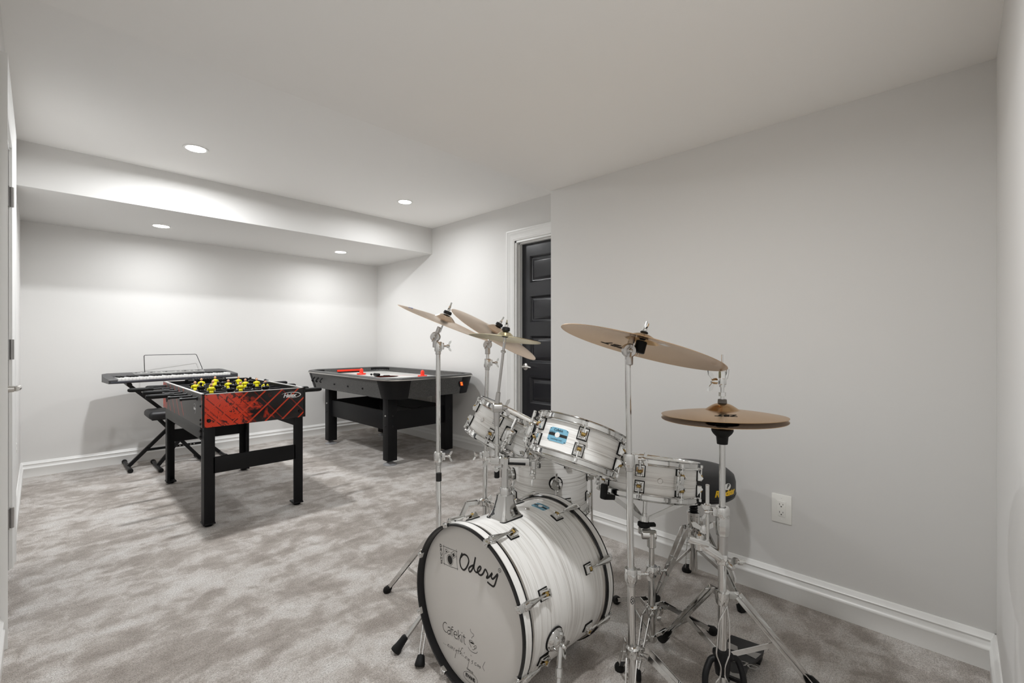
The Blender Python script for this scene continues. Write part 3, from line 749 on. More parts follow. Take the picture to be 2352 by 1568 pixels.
def tripod(t, base, hub_z, feet, bar_w=.016, low_z=None, gap=.024, out=.03, brace_at=.55, foot_s=1.0, drop=0.0):
    """legs of two parallel flat bars from a hub ring to rubber feet"""
    bx, by = base
    hub = MB().lathe([(.012, hub_z - .02), (.019, hub_z - .018), (.021, hub_z - .008), (.021, hub_z + .008), (.016, hub_z + .014), (.011, hub_z + .016)], 18, T(bx, by, 0))
    for f in feet:
        d = (V((f[0], f[1], 0)) - V((bx, by, 0))).normalized(); hub.bar((bx + d.x * .01, by + d.y * .01, hub_z), (bx + d.x * .032, by + d.y * .032, hub_z), .024, .006, d.cross(V((0, 0, 1))), .001)
    hub.build('leg_hub', m_chrome, t)
    for f in feet:
        d = V((f[0] - bx, f[1] - by, 0)); R = d.length; d.normalize(); sd = V((-d.y, d.x, 0))
        p0 = V((bx, by, hub_z)) + d * .028; p1 = V((bx, by, hub_z - drop)) + d * (.028 + out); p2 = V((f[0], f[1], .022)) - d * .02
        mb = MB()
        for s in (-1, 1):
            g0, g2 = sd * (s * gap / 2), sd * (s * gap * .22)
            gm = sd * (s * gap * .5)
            mb.bar(p0 + g0, p1 + gm, .0028, bar_w, (p1 - p0).cross(sd)); mb.bar(p1 + gm, p2 + g2, .0028, bar_w, (p2 - p1).cross(sd))
            mb.cyl(p0 + g0 * 1.25, p0 + g0 * 1.05, .005, n=8)
        m_ = p1.lerp(p2, .42); mb.cyl(m_ - sd * gap * .48, m_ + sd * gap * .48, .003, n=8)
        m_ = p1.lerp(p2, .8); mb.cyl(m_ - sd * gap * .3, m_ + sd * gap * .3, .003, n=8)
        lg = mb.build('leg', m_chrome, t)
        dn = (p2 - p1).normalized()
        fm = frame(p2 + dn * (-.012), dn, sd); e = (V((f[0], f[1], .008)) - (p2 - dn * .012)).length
        MB().lathe([(.008 * foot_s, 0), (.013 * foot_s, .004), (.0165 * foot_s, e * .55), (.0185 * foot_s, e * .8), (.017 * foot_s, e * .98), (.0001, e)], 14, fm).build('rubber_foot', m_rubber, lg)
        if low_z is not None:
            m_ = p1.lerp(p2, brace_at); q = V((bx, by, low_z)) + d * .016
            MB().bar(q, m_, .003, .012, (m_ - q).cross(sd)).build('leg_brace', m_chrome, t)
    if low_z is not None:
        MB().lathe([(.011, low_z - .012), (.018, low_z - .01), (.018, low_z + .01), (.011, low_z + .012)], 18, T(bx, by, 0)).build('brace_collar', m_chrome, t)

def tilter(t, p, d, side, wheel=.021):
    """ratchet cymbal tilter at p; cymbal rod leaves along d"""
    p, d, side = V(p), V(d).normalized(), V(side).normalized()
    mb = MB().cyl(p - V((0, 0, .045)), p - V((0, 0, .012)), .0125, n=16, bev=.002)
    mb.cyl(p - side * .011, p + side * .011, wheel, n=22, bev=.003)
    mb.cyl(p + side * .011, p + side * .02, .009, n=12); wing(mb, p + side * .018, side, d, .9)
    mb.cyl(p + d * .012, p + d * .045, .0105, .009, n=14, bev=.0015)
    mb.build('tilter', m_steel, t)

def cymbal_top(t, C, a, zoff, rodlen=.045, felt=.018, felt_h=.016, under=None):
    """felts, rod and wing nut on a cymbal whose edge circle is centred at C with axis a"""
    C, a = V(C), V(a).normalized(); p = C + a * zoff
    r = MB().cyl(p - a * (under or .05), p + a * rodlen, .0035, n=8)
    wing(r, p + a * (felt_h + .002), a, a.orthogonal(), .95); r.build('cymbal_rod', m_chrome, t)
    MB().cyl(p + a * .0015, p + a * felt_h, felt, felt * .95, n=20, bev=.003).build('felt', m_rubber, t)
    MB().cyl(p - a * .020, p - a * .003, felt * .8, n=18, bev=.003).build('felt', m_rubber, t)

def cymbal(name, label, C, a, R, m, bell_r, bell_h, bow, cat='cymbal', group=None, flip=False, spin=0.0):
    M = frame(C, a, (math.cos(spin), math.sin(spin), 0.02))
    if flip: M = M @ RX(PI)
    pr = []
    for i in range(13):
        r = R + (bell_r - R) * i / 12; pr.append((r, bow * (1 - (r / R) ** 1.6) if True else 0))
    zb = pr[-1][1]
    for i in range(1, 9):
        k = i / 8; r = bell_r + (.006 - bell_r) * k; pr.append((r, zb + bell_h * math.sin(min(1, k * 1.08) * PI / 2) ** 1.1))
    th = .0013
    prof = pr + [(r, z - th) for r, z in pr[::-1]]
    o = MB().lathe(prof, 72, M, closed=True).build(name, m, None, 28)
    # keep the object's own origin on the cymbal axis so the lathe rings of the finish follow it
    I = M.inverted(); o.data.transform(I); o.matrix_world = M; WM[o.name] = M
    tag(o, label, cat, group)
    o['_'] = 0; del o['_']
    return o, zb + bell_h

# lug shared by all drums: local x outward, z along the drum axis, y tangential
def lug_parts(sc=1.0):
    g = MB().box((.001, 0, 0), (.004,   .034 * sc, .041 * sc), None, .0015).mesh('gasket', m_rubber)
    mb = MB().box((.0045, 0, 0), (.004, .0285 * sc, .0355 * sc), None, .0012)
    pf = [(.004, .016 * sc), (.004, -.017 * sc), (.012, -.0165 * sc), (.021 * sc, -.011 * sc), (.0225 * sc, -.006 * sc), (.016 * sc, -.001 * sc), (.012, .006 * sc)]
    for s in (-1, 1):
        mb.prism([(x, z) for x, z in pf], -.0022, .0022, Matrix(((1, 0, 0, 0), (0, 0, 1, s * .0095 * sc), (0, 1, 0, 0), (0, 0, 0, 1))))
    mb.box((.011, 0, -.0145 * sc), (.014, .021 * sc, .008 * sc), None, .003)
    l = mb.mesh('lug', m_chrome)
    nn = MB().cyl((.014, -.0065 * sc, -.002), (.014, .0065 * sc, -.002), .0062 * sc, n=12, bev=.001).mesh('swivel_nut', m_gold)
    return l, g, nn
LUG, GASK, NUT = lug_parts()
def put_lug(t, ang, r, z, up):
    M = RZ(ang) @ T(r, 0, z) @ (Matrix() if up > 0 else RX(PI))
    l = link('lug', LUG, t, M); link('gasket', GASK, l); link('swivel_nut', NUT, l)

def drum(name, label, Ctop, axis, R, h, nl, lug_at, cat='drum', badge=None, strainer=None, vent=None, mt=None, top_head=True, lug_z=None, group=None, rods=True):
    a = V(axis).normalized(); base = V(Ctop) - a * h
    M = frame(base, a, (1, 0, 0)); l = M.inverted() @ V(lug_at); M = M @ RZ(math.atan2(l.y, l.x) - PI / nl)
    t = thing(name, label, cat, M, group)
    Rs = R - .0125
    def pt(mb, nm, m, sharp=35, parent=None, **k): return mb.build(nm, m, parent or t, sharp, world=False, **k)
    pt(MB().lathe([(Rs, .006), (Rs, h - .006), (Rs - .007, h - .006), (Rs - .007, .006)], 64, closed=True), 'shell', mt or m_ash_t)
    for top in (1, 0):
        f = (lambda z: z) if top else (lambda z: h - z)
        hp = [(Rs + .0015, f(h - .006)), (Rs + .0015, f(h - .022)), (R - .003, f(h - .0255)), (R, f(h - .024)), (R - .0035, f(h - .020)), (Rs + .0045, f(h - .018)), (Rs + .0045, f(h - .005)), (R - .002, f(h - .001)), (R - .003, f(h)), (Rs + .003, f(h - .002))]
        hoop = pt(MB().lathe(hp, 72, closed=True), 'hoop', m_chrome, 45)
        pt(MB().lathe([(.0001, f(h - .0115)), (Rs + .001, f(h - .0115)), (Rs + .001, f(h - .013)), (.0001, f(h - .013))], 64), 'head', m_headw)
        for i in range(nl):
            an = 2 * PI * (i + .5) / nl
            q = MB(); Me = RZ(an)
            q.box((R - .002, 0, f(h - .0205)), (.012, .02, .005), Me, .0015)
            zl = f(h - (lug_z or .0455))
            q.cyl(Me @ V((Rs + .0145, 0, zl)), Me @ V((Rs + .0145, 0, f(h - .016))), .0028, n=8)
            q.cyl(Me @ V((Rs + .0145, 0, f(h - .018))), Me @ V((Rs + .0145, 0, f(h - .008))), .0052, n=8)
            pt(q, 'tension_rod', m_chrome, 35)
            put_lug(t, an, Rs, zl, 1 if top else -1)
    ang = lambda P: math.atan2(*(M.inverted() @ V(P)).yx)
    if vent is not None:
        vent = ang(vent)
        pt(MB().lathe([(.003, 0), (.008, 0), (.009, .001), (.0075, .0022), (.003, .0022)], 20, RZ(vent) @ T(Rs, 0, h * .5) @ RY(PI / 2)), 'vent_grommet', m_satin)
        pt(MB().lathe([(.0001, .0012), (.0052, .0014)], 16, RZ(vent) @ T(Rs, 0, h * .5) @ RY(PI / 2)), 'vent_seal', m_goldink)
    if badge is not None: drum_badge(t, Rs, ang(badge), h * .5, .068, .045)
    return t

def curved(rs, ang, z, w_, h_, off=.0012, n_=8, r_c=.004):
    """rectangular plate wrapped on a cylinder"""
    mb = MB(); vs_ = []; fs = []
    for i in range(n_ + 1):
        a = ang + (i / n_ - .5) * w_ / rs
        e = r_c if i in (0, n_) else 0
        for zz in (z - h_ / 2 + e, z + h_ / 2 - e): vs_.append(((rs + off) * math.cos(a), (rs + off) * math.sin(a), zz))
        for zz in (z - h_ / 2 + e, z + h_ / 2 - e): vs_.append((rs * math.cos(a), rs * math.sin(a), zz))
    for i in range(n_):
        b = 4 * i; fs += [[b, b + 4, b + 5, b + 1], [b + 1, b + 5, b + 7, b + 3], [b, b + 2, b + 6, b + 4]]
    fs += [[0, 1, 3, 2], [4 * n_, 4 * n_ + 2, 4 * n_ + 3, 4 * n_ + 1]]
    return mb.add(vs_, fs)

def drum_badge(t, rs, ang, z, w_, h_, axial=False, flip=1):
    bd = curved(rs, ang, z, w_, h_).build('badge', m_badge, t, 30, world=False, label='light blue maker badge')
    curved(rs, ang, z, w_ - .001, h_ * .2, .0016, r_c=0).build('badge_band', m_ink, bd, 30, world=False)
    MB().lathe([(.0001, .0021), (.0085, .0021), (.009, .0012)], 20, RZ(ang) @ T(rs, 0, z) @ RY(PI / 2)).build('badge_disc', m_white, bd, 30, world=False)
    up = RZ(ang) @ T(rs + .0023, 0, z) @ frame((0, 0, 0), (1, 0, 0), (0, 1, 0))
    if flip < 0: up = up @ RZ(PI)
    text('badge_name', 'Cafekit', .0115, m_ink, bd, up @ T(0, h_ * .34, 0), extrude=.0001)
    text('badge_name', 'Odery', .008, m_ink, bd, up @ T(-w_ * .31, h_ * .15, 0), extrude=.0001, shear=.2)
    text('badge_name', "everything's cool", .0062, m_ink, bd, up @ T(0, -h_ * .32, 0), extrude=.0001, shear=.3)
    for sy in (-1, 1):
        for sz in (-1, 1): MB().sphere((0, 0, 0), .0017, 6, RZ(ang + sy * (w_ * .44) / rs) @ T(rs + .0012, 0, z + sz * h_ * .4)).build('rivet', m_ink, bd, 30, world=False)

# ================================================================ BASS DRUM
BL = .47
BC = V((1.409, 1.136, .2655)); BA = V((-math.cos(.0219), 0, math.sin(.0219)))
BM = frame(BC, BA, (0, -1, 0))               # z towards the front head, x to the viewer's right, y up
t = thing('bass_drum', 'large white ash bass drum lying on its side with printed front head', 'drum', BM)
bd_root = t
def bp(mb, nm, m, parent=None, sharp=35, **k): return mb.build(nm, m, parent or bd_root, sharp, world=False, **k)
RS = .254
bp(MB().lathe([(RS, .03), (RS, BL - .03), (RS - .009, BL - .03), (RS - .009, .03)], 96, closed=True), 'shell', m_ash)
for fr in (1, 0):
    f = (lambda z: z) if fr else (lambda z: BL - z)
    hp = bp(MB().lathe([(.2575, f(BL - .040)), (.2640, f(BL - .040)), (.2655, f(BL - .0385)), (.2655, f(BL - .0015)), (.264, f(BL)), (.259, f(BL)), (.2575, f(BL - .0015))], 112, closed=True), 'hoop', m_hoopblack)
    bp(MB().lathe([(.2645, f(BL - .0325)), (.2661, f(BL - .0325)), (.2661, f(BL - .0085)), (.2645, f(BL - .0085))], 112, closed=True), 'hoop_inlay', m_ash, hp)
    bp(MB().lathe([(.2545, f(BL - .052)), (.2605, f(BL - .050)), (.2605, f(BL - .038)), (.2545, f(BL - .036))], 96, closed=True), 'head_collar', m_satin)
    hd = bp(MB().lathe([(.0001, f(BL - .022)), (.24, f(BL - .022)), (.2565, f(BL - .026)), (.2565, f(BL - .03)), (.0001, f(BL - .03))], 96), 'head', m_head if fr else m_headw)
    if fr: front_head = hd
    for k in range(8):
        an = math.radians(22.5 + 45 * k); Mc = RZ(an)
        if fr == 0: Mc = RZ(an) @ T(0, 0, BL) @ Matrix.Diagonal((1, 1, -1, 1))
        c = MB().box((.2695, 0, BL - .020), (.005, .022, .044), Mc, .0015).box((.2640, 0, BL + .0025), (.016, .022, .005), Mc, .0015).box((.2565, 0, BL - .001), (.003, .022, .012), Mc, .001)
        c.lathe([(.005, .003), (.0065, .007), (.0001, .009)], 12, Mc @ T(.2655, 0, BL + .002))
        c.lathe([(.0045, -.085), (.006, -.072), (.0105, -.048), (.0135, -.03), (.0125, -.016), (.0001, -.012)], 16, Mc @ T(.272, 0, BL) @ Matrix.Diagonal((.75, 1, 1, 1)))
        cl = bp(c, 'claw', m_chrome)
        bp(MB().cyl(Mc @ V((.2685, 0, BL - .085)), Mc @ V((.2685, 0, BL - .128)), .0033, n=8), 'tension_rod', m_chrome, cl)
        M = RZ(an) @ T(RS, 0, f(BL - .118)) @ (Matrix() if fr else RX(PI))
        l = link('lug', LUG, t, M); link('gasket', GASK, l); link('swivel_nut', NUT, l)
# printing on the front head, drawn as pen strokes (head coordinates in metres)
INK = {"thick":[[[-.0386,.1617],[-.0436,.1519],[-.0491,.1335],[-.0439,.1171],[-.0308,.1105],[-.0182,.1186],[-.0072,.1362],[-.0038,.1503],[-.0112,.1608],[-.0245,.1627],[-.0346,.1581],[-.0422,.149]],[[.0176,.1414],[.0066,.1344],[-.0031,.1238],[.0008,.1155],[.0094,.1209],[.0189,.137],[.0246,.155],[.0291,.1716],[.0225,.1415],[.0252,.1288],[.0363,.1255],[.0493,.1356],[.0561,.1467],[.0513,.1497],[.042,.1402],[.0398,.1299],[.046,.1242],[.0555,.1236],[.0659,.1321],[.0761,.1489],[.0843,.1432],[.088,.136],[.0825,.1247],[.0938,.1316],[.1082,.149],[.1039,.137],[.109,.1312],[.1185,.1384],[.1326,.1541],[.1275,.1363],[.1169,.1119],[.1023,.1103],[.0885,.1134]]],"thin":[[[-.1433,.1538],[-.1041,.1567],[-.0635,.1595]],[[-.1377,.159],[-.136,.12],[-.1329,.0918]],[[-.0695,.1651],[-.0649,.1332],[-.0611,.0988]],[[-.1382,.096],[-.1024,.0971],[-.058,.1032]],[[-.1261,.1489],[-.106,.1459],[-.1318,.1299],[-.1261,.1489]],[[-.0968,.1446],[-.0817,.1559],[-.0692,.1418],[-.085,.1299],[-.0968,.1446]],[[-.0862,.1266],[-.0853,.1221],[-.0854,.1175],[-.0866,.1131],[-.0889,.109],[-.092,.1057],[-.0958,.1034],[-.1,.1021],[-.1043,.102],[-.1085,.1032],[-.1122,.1055],[-.1152,.1087],[-.1173,.1127],[-.1183,.1172],[-.1181,.1219],[-.1169,.1264],[-.1146,.1305],[-.1114,.1338],[-.1075,.1361],[-.1033,.1373],[-.099,.1373],[-.0949,.1361],[-.0912,.1338],[-.0883,.1305],[-.0862,.1266]],[[.1459,.1708],[.1461,.1695],[.146,.168],[.1456,.1666],[.1448,.1652],[.1437,.1641],[.1424,.1633],[.1409,.1627],[.1395,.1626],[.1381,.1629],[.1369,.1635],[.1359,.1644],[.1353,.1657],[.135,.167],[.1351,.1685],[.1356,.17],[.1364,.1713],[.1375,.1724],[.1388,.1733],[.1403,.1738],[.1417,.1739],[.1431,.1736],[.1443,.173],[.1452,.1721],[.1459,.1708]]],"fill":[[[-.1232,.1442],[-.1153,.1429],[-.1249,.1369]],[[-.09,.1435],[-.082,.1491],[-.0759,.141],[-.0838,.135]],[[-.0899,.1249],[-.0891,.1212],[-.0891,.1174],[-.0899,.1138],[-.0915,.1105],[-.0939,.1079],[-.0967,.106],[-.0999,.1051],[-.1033,.1052],[-.1065,.1063],[-.1094,.1083],[-.1118,.111],[-.1135,.1144],[-.1143,.1182],[-.1144,.122],[-.1135,.1257],[-.1118,.129],[-.1095,.1316],[-.1066,.1334],[-.1033,.1343],[-.1,.1342],[-.0968,.1331],[-.0939,.131],[-.0916,.1283]],[[.0093,-.1059],[.0196,-.1027],[.0299,-.1051],[.022,-.1083],[.0128,-.1088]]],"med":[[[-.1585,.1557],[-.1583,.146]],[[-.1585,.1557],[-.1521,.155],[-.1492,.152],[-.1519,.1483],[-.1583,.146]],[[-.157,.1325],[-.1573,.1422],[-.1499,.1421],[-.1489,.1403],[-.1507,.1382],[-.1571,.1373]],[[-.1535,.1378],[-.1478,.1337]],[[-.1557,.1283],[-.1555,.1215],[-.1527,.119],[-.149,.1195],[-.1464,.1228],[-.1466,.1295]],[[-.1545,.1047],[-.1547,.1143],[-.15,.1092],[-.1456,.1156],[-.1453,.106]],[[-.144,.1019],[-.1477,.1023],[-.1522,.1002],[-.1513,.0977],[-.1457,.097],[-.1447,.0946],[-.1483,.0926],[-.153,.0929]]],"cafe":[[[-.1135,-.1018],[-.1201,-.0999],[-.1291,-.1045],[-.1346,-.1172],[-.1293,-.1277],[-.1192,-.1312],[-.112,-.1299]],[[-.1068,-.11],[-.0979,-.1069],[-.0935,-.1104],[-.0929,-.1298]],[[-.0938,-.1169],[-.104,-.1197],[-.1081,-.1279],[-.1023,-.1316],[-.0936,-.1254]],[[-.0786,-.0985],[-.0836,-.0988],[-.086,-.1041],[-.0838,-.1296]],[[-.0894,-.1095],[-.0776,-.1069]],[[-.0723,-.1183],[-.0575,-.1148],[-.0614,-.1072],[-.0688,-.1079],[-.0741,-.116],[-.0708,-.1254],[-.0633,-.1285],[-.0559,-.1264]],[[-.0518,-.0961],[-.0505,-.1278]],[[-.0508,-.1171],[-.0389,-.1049]],[[-.0477,-.1142],[-.0364,-.1267]],[[-.0321,-.1042],[-.031,-.1273]],[[-.0326,-.0953],[-.0321,-.0969]],[[-.0227,-.0977],[-.0209,-.1212],[-.0136,-.1262]],[[-.0254,-.1042],[-.0142,-.1045]]],"hand":[[[.0106,-.065],[.0095,-.0699],[.0166,-.0743],[.0269,-.0756],[.0259,-.0805],[.0181,-.0885],[.017,-.0927]],[[.0299,-.1046],[.0197,-.1074],[.0093,-.1066],[.0046,-.1043],[.0126,-.0999],[.0218,-.1002],[.0299,-.1046]],[[.0046,-.105],[.0095,-.1148],[.0155,-.121]],[[.0268,-.115],[.0356,-.1064],[.0415,-.1074],[.0381,-.1149],[.0314,-.1192],[.0357,-.1101],[.0292,-.1223],[.0213,-.1254]],[[.0005,-.1271],[.0088,-.133],[.025,-.1336],[.0407,-.1284],[.045,-.1219]],[[-.1306,-.1744],[-.1279,-.1739]],[[-.1237,-.1743],[-.1211,-.1738]],[[-.1174,-.1743],[-.1149,-.1737]],[[-.1064,-.172],[-.1001,-.1668],[-.1027,-.1656],[-.1064,-.1705],[-.1037,-.1739],[-.0986,-.1724]],[[-.095,-.166],[-.0922,-.1741],[-.0861,-.1635]],[[-.0847,-.1706],[-.0785,-.1661],[-.0811,-.1642],[-.0847,-.1698],[-.0808,-.1727]],[[-.0745,-.1736],[-.0722,-.1648],[-.0673,-.164]],[[-.0672,-.1671],[-.0621,-.1701],[-.0574,-.1625],[-.0573,-.1671],[-.063,-.1821],[-.0664,-.1946]],[[-.0442,-.151],[-.0509,-.1741]],[[-.0561,-.165],[-.0379,-.1595]],[[-.0251,-.1443],[-.0299,-.1443],[-.0356,-.1553],[-.0401,-.1697],[-.033,-.1617],[-.0305,-.1636],[-.0316,-.1709]],[[-.0245,-.1661],[-.0232,-.1692]],[[-.0199,-.1578],[-.0177,-.1533]],[[-.0161,-.1673],[-.0118,-.1698],[-.011,-.1634],[-.0056,-.1626],[-.0042,-.1692]],[[.005,-.1632],[-.0008,-.1675],[.0017,-.1708],[.0073,-.1636],[.0031,-.1806],[-.0012,-.1947]],[[.0143,-.1461],[.0162,-.1489]],[[.0256,-.1592],[.0189,-.164],[.0235,-.1662],[.0191,-.172]],[[.0415,-.1589],[.0337,-.1627],[.0349,-.168],[.0417,-.1661]],[[.046,-.1625],[.0516,-.1598],[.0523,-.1631],[.0473,-.166],[.046,-.1625]],[[.055,-.1625],[.0604,-.1601],[.0612,-.1638],[.0562,-.1666],[.055,-.1625]],[[.0817,-.1356],[.0724,-.1554],[.078,-.1627]],[[.0787,-.1638],[.08,-.1643]]],"oval":[[[.0457,-.2208],[.0414,-.225],[.0352,-.2288],[.0275,-.2319],[.0189,-.2342],[.0098,-.2355],[.001,-.2357],[-.007,-.2347],[-.0136,-.2327],[-.0183,-.2297],[-.0209,-.226],[-.0209,-.2218],[-.0186,-.2174],[-.014,-.2131],[-.0075,-.2093],[.0004,-.2062],[.0092,-.204],[.0183,-.2028],[.027,-.2028],[.0347,-.2038],[.041,-.2059],[.0455,-.2089],[.0478,-.2125],[.0479,-.2166],[.0457,-.2208]]],"evans":[[-.0099,-.2223],[.0362,-.2189]],"headsby":[[-.0105,-.1993],[.0357,-.1978]]}
MH = T(0, 0, BL - .0216)
mb = MB()
for s in INK['thick']: mb.ribbon(s, .0062, MH)
bp(mb, 'script_name', m_ink, front_head)
mb = MB()
for s in INK['thin']: mb.ribbon(s, .0014, MH, smooth=len(s) > 6)
for s in INK['fill']: mb.add([(x, y, 0) for x, y in s], [list(range(len(s)))], MH)
bp(mb, 'drum_logo', m_ink, front_head)
mb = MB()
for s in INK['med']: mb.ribbon(s, .0024, MH, smooth=False)
bp(mb, 'vertical_lettering', m_ink, front_head)
mb = MB()
for s in INK['cafe']: mb.ribbon(s, .0023, MH)
bp(mb, 'model_name', m_ink, front_head)
mb = MB()
for s in INK['hand']: mb.ribbon(s, .0013, MH)
bp(mb, 'cup_and_slogan', m_ink, front_head)
mb = MB()
for s in INK['oval']: mb.ribbon(s, .0011, MH)
bp(mb, 'oval_outline', m_ink, front_head)
text('head_maker', 'EVANS', .0155, m_ink, front_head, T(.0135, -.2193, BL - .0214) @ RZ(.03), offset=.0006, extrude=.0001)
text('head_note', 'heads by', .009, m_ink, front_head, T(.0115, -.1975, BL - .0214), extrude=.0001)
text('trademark', 'R', .006, m_ink, front_head, T(.141, .168, BL - .0214), extrude=.0001)
# badge, vent and spurs
drum_badge(t, RS, math.radians(86), .118, .062, .042)
bp(MB().lathe([(.003, 0), (.008, 0), (.009, .001), (.0075, .0024), (.003, .0024)], 20, RZ(math.radians(89)) @ T(RS, 0, .175) @ RY(PI / 2)), 'vent_grommet', m_satin)
for sx in (1, -1):
    an = math.radians(-10) if sx > 0 else math.radians(190)
    Mb = RZ(an) @ T(RS, 0, .318) @ RY(PI / 2)
    b = bp(MB().lathe([(.0001, .003), (.036, .003), (.036, .007), (.031, .013), (.024, .017), (.024, .026), (.016, .031), (.0001, .032)], 28, Mb), 'spur_bracket', m_chrome)
    bp(MB().lathe([(.0001, 0), (.0385, 0), (.0385, .0035), (.0001, .0035)], 28, Mb), 'gasket', m_rubber, b)
    q = MB(); e = WM[b.name].to_3x3() @ (RZ(an).to_3x3() @ V((1, 0, 0))); c0 = WM[b.name] @ (RZ(an) @ V((RS + .026, 0, .318)))
    wing(q, c0 + e * .006, e, (0.2, 0, 1), 1.1)
    q.build('wing_bolt', m_chrome, b)
    foot = V((.99, .80, .0)) if sx > 0 else V((.891, 1.468, .0))
    dn = (foot - c0).normalized()
    lg = MB().cyl(c0 - dn * .03, foot - dn * .05, .0085, n=14).cyl(c0 + dn * .06, c0 + dn * .085, .0115, n=14, bev=.002).build('spur_leg', m_chrome, t)
    L_ = .062
    MB().lathe([(.009, 0), (.0125, .004), (.0155, L_ * .6), (.019, L_ * .85), (.0185, L_ * .97), (.0001, L_)], 16, frame(foot - dn * (L_ - .002) + V((0, 0, .008)), dn)).build('rubber_tip', m_rubber, lg)

# ================================================================ TOMS, SNARE
t1 = drum('rack_tom', 'white rack tom mounted behind the splash cymbal arm', (1.345, 1.283, .846), (.36, -.26, .895), .168, .150, 6, (1.183, 1.2505, .8), vent=(1.05, 1.32, .86), group='white ash rack toms')
t2 = drum('rack_tom', 'white rack tom with blue badge mounted beside the ride cymbal stand', (1.302, .930, .847), (.411, -.044, .91), .163, .142, 6, (1.2007, .8747, .80), badge=(1.187, .917, .829), group='white ash rack toms')
ft = drum('floor_tom', 'white floor tom on legs behind the bass drum', (1.69, 1.398, .685), (0, 0, 1), .190, .345, 8, (1.60, 1.20, .5), lug_z=.085)
sd_ = drum('snare_drum', 'shallow white snare drum held in a basket stand beside the throne', (1.617, .849, .700), (.202, .037, .979), .1886, .1445, 8, (1.544, .709, .67), vent=(1.46, .72, .64))

def mount(t, P, axis, out, rod, wingdir):
    """chrome L-rod bracket with black gasket on a tom shell"""
    P, axis, out = V(P), V(axis).normalized(), V(out).normalized()
    M = frame(P, axis, out)
    b = MB().box((.016, 0, 0), (.03, .042, .056), M, .012, seg=3).cyl(M @ V((.02, 0, -.035)), M @ V((.02, 0, -.025)), .0115, n=14).build('mount_bracket', m_chrome, t)
    MB().box((.0, 0, 0), (.005, .046, .060), M, .002).build('gasket', m_rubber, b)
    q = MB(); wing(q, M @ V((.028, .004, .004)), (M.to_3x3() @ V((1, 0, 0))), M.to_3x3() @ V((0, .5, 1)), 1.0); q.build('wing_bolt', m_chrome, b)
    return M @ V((.02, 0, 0))
A1 = V((.36, -.26, .895)).normalized(); A2 = V((.411, -.044, .91)).normalized()
o1 = V((-.75, -.66, 0)); o1 = (o1 - A1 * o1.dot(A1)).normalized(); c1 = V((1.345, 1.283, .846)) - A1 * .078
o2 = V((-.62, .78, 0)); o2 = (o2 - A2 * o2.dot(A2)).normalized(); c2 = V((1.302, .930, .847)) - A2 * .070
m1 = mount(t1, c1 + o1 * .157, A1, o1, None, None)
m2 = mount(t2, c2 + o2 * .152, A2, o2, None, None)
# floor tom legs and brackets
for an in (148, 228, -60):
    d = V((math.cos(math.radians(an)), math.sin(math.radians(an)), 0)); P = V((1.69, 1.398, .515)) + d * .1775
    Mb = frame(P, d)
    b = MB().lathe([(.0001, .002), (.027, .003), (.026, .012), (.022, .016), (.022, .032), (.0001, .034)], 24, Mb).build('leg_bracket', m_chrome, ft)
    MB().lathe([(.0001, 0), (.031, 0), (.031, .003), (.0001, .003)], 24, Mb).build('gasket', m_rubber, b)
    q = MB(); sd2 = V((-d.y, d.x, 0)); wing(q, P + d * .03, d, (0, 0, 1), 1.0); q.build('wing_bolt', m_chrome, b)
    lp = P + d * .021
    lg = MB().tube(fillet([lp + V((0, 0, .05)), lp - V((0, 0, .22)), lp - V((0, 0, .32)) + d * .03, V((lp.x, lp.y, .03)) + d * .035], .04), .0052, 10).build('leg', m_chrome, ft)
    MB().cyl(V((lp.x, lp.y, .002)) + d * .035, V((lp.x, lp.y, .045)) + d * .035, .012, .009, n=14, bev=.002).build('rubber_foot', m_rubber, lg)
# snare throw-off and butt plate
for an, nm in ((200, 'strainer'), (20, 'butt_plate')):
    M = WM[sd_.name] @ RZ(math.radians(an)) @ T(.1761, 0, .072)
    b = MB().box((.009, 0, 0), (.018, .03, .05), M, .004).box((.02, 0, .012), (.012, .018, .03), M, .004).build(nm, m_chrome, sd_)

# ================================================================ TOM HOLDER ON THE BASS DRUM
H = T(1.13, 1.14, .5206)
t = thing('tom_holder', 'chrome tom post on the bass drum with arms and a raised splash cymbal rod', 'tom holder', H)
def lev(hx_, hy_, z, r): return (rrect(hx_, hy_, r, 4), z)
ped = shell([lev(.05, .042, .003, .012), lev(.05, .042, .008, .012), lev(.041, .035, .020, .01), lev(.031, .029, .042, .008), lev(.025, .024, .066, .007), lev(.0235, .0225, .082, .007), lev(.012, .012, .082, .005)], H)
ped.build('base_plate', m_chrome, t, 40)
shell([lev(.053, .045, -.004, .013), lev(.053, .045, .005, .013), lev(.02, .02, .005, .01)], H).build('gasket', m_rubber, t)
mb = MB().lathe([(.0125, .08), (.019, .08), (.019, .104), (.0165, .108), (.0125, .108)], 20, H)
wing(mb.box((.022, 0, .094), (.014, .014, .018), H, .002), H @ V((.029, 0, .094)), (1, 0, 0), (0, 0, 1), 1.1)
mb.build('base_collar', m_chrome, t)
MB().cyl(H @ V((0, 0, .08)), H @ V((0, 0, .215)), .0128, n=20).build('post', m_chrome, t)
J = H @ V((0, 0, .195))
cb = MB().lathe([(.0125, -.022), (.021, -.02), (.022, .016), (.018, .02), (.0125, .02)], 20, T(*J), closed=True)
cb.bar(J + V((-.012, .03, .0)), J + V((.05, -.075, .004)), .03, .032, (0, 0, 1), .004)
cb.box((0, 0, 0), (.034, .036, .03), T(*(J + V((-.01, .031, 0)))) @ RZ(.5), .004)
cb.cyl(J + V((-.03, -.004, -.012)), J + V((-.062, -.02, -.012)), .008, n=12, bev=.001)
wing(cb, J + V((-.02, .05, .004)), (-.6, .8, .1), (0, 0, 1), 1.2); wing(cb, J + V((.045, -.06, .02)), (0, 0, 1), (1, 0, 0), 1.2)
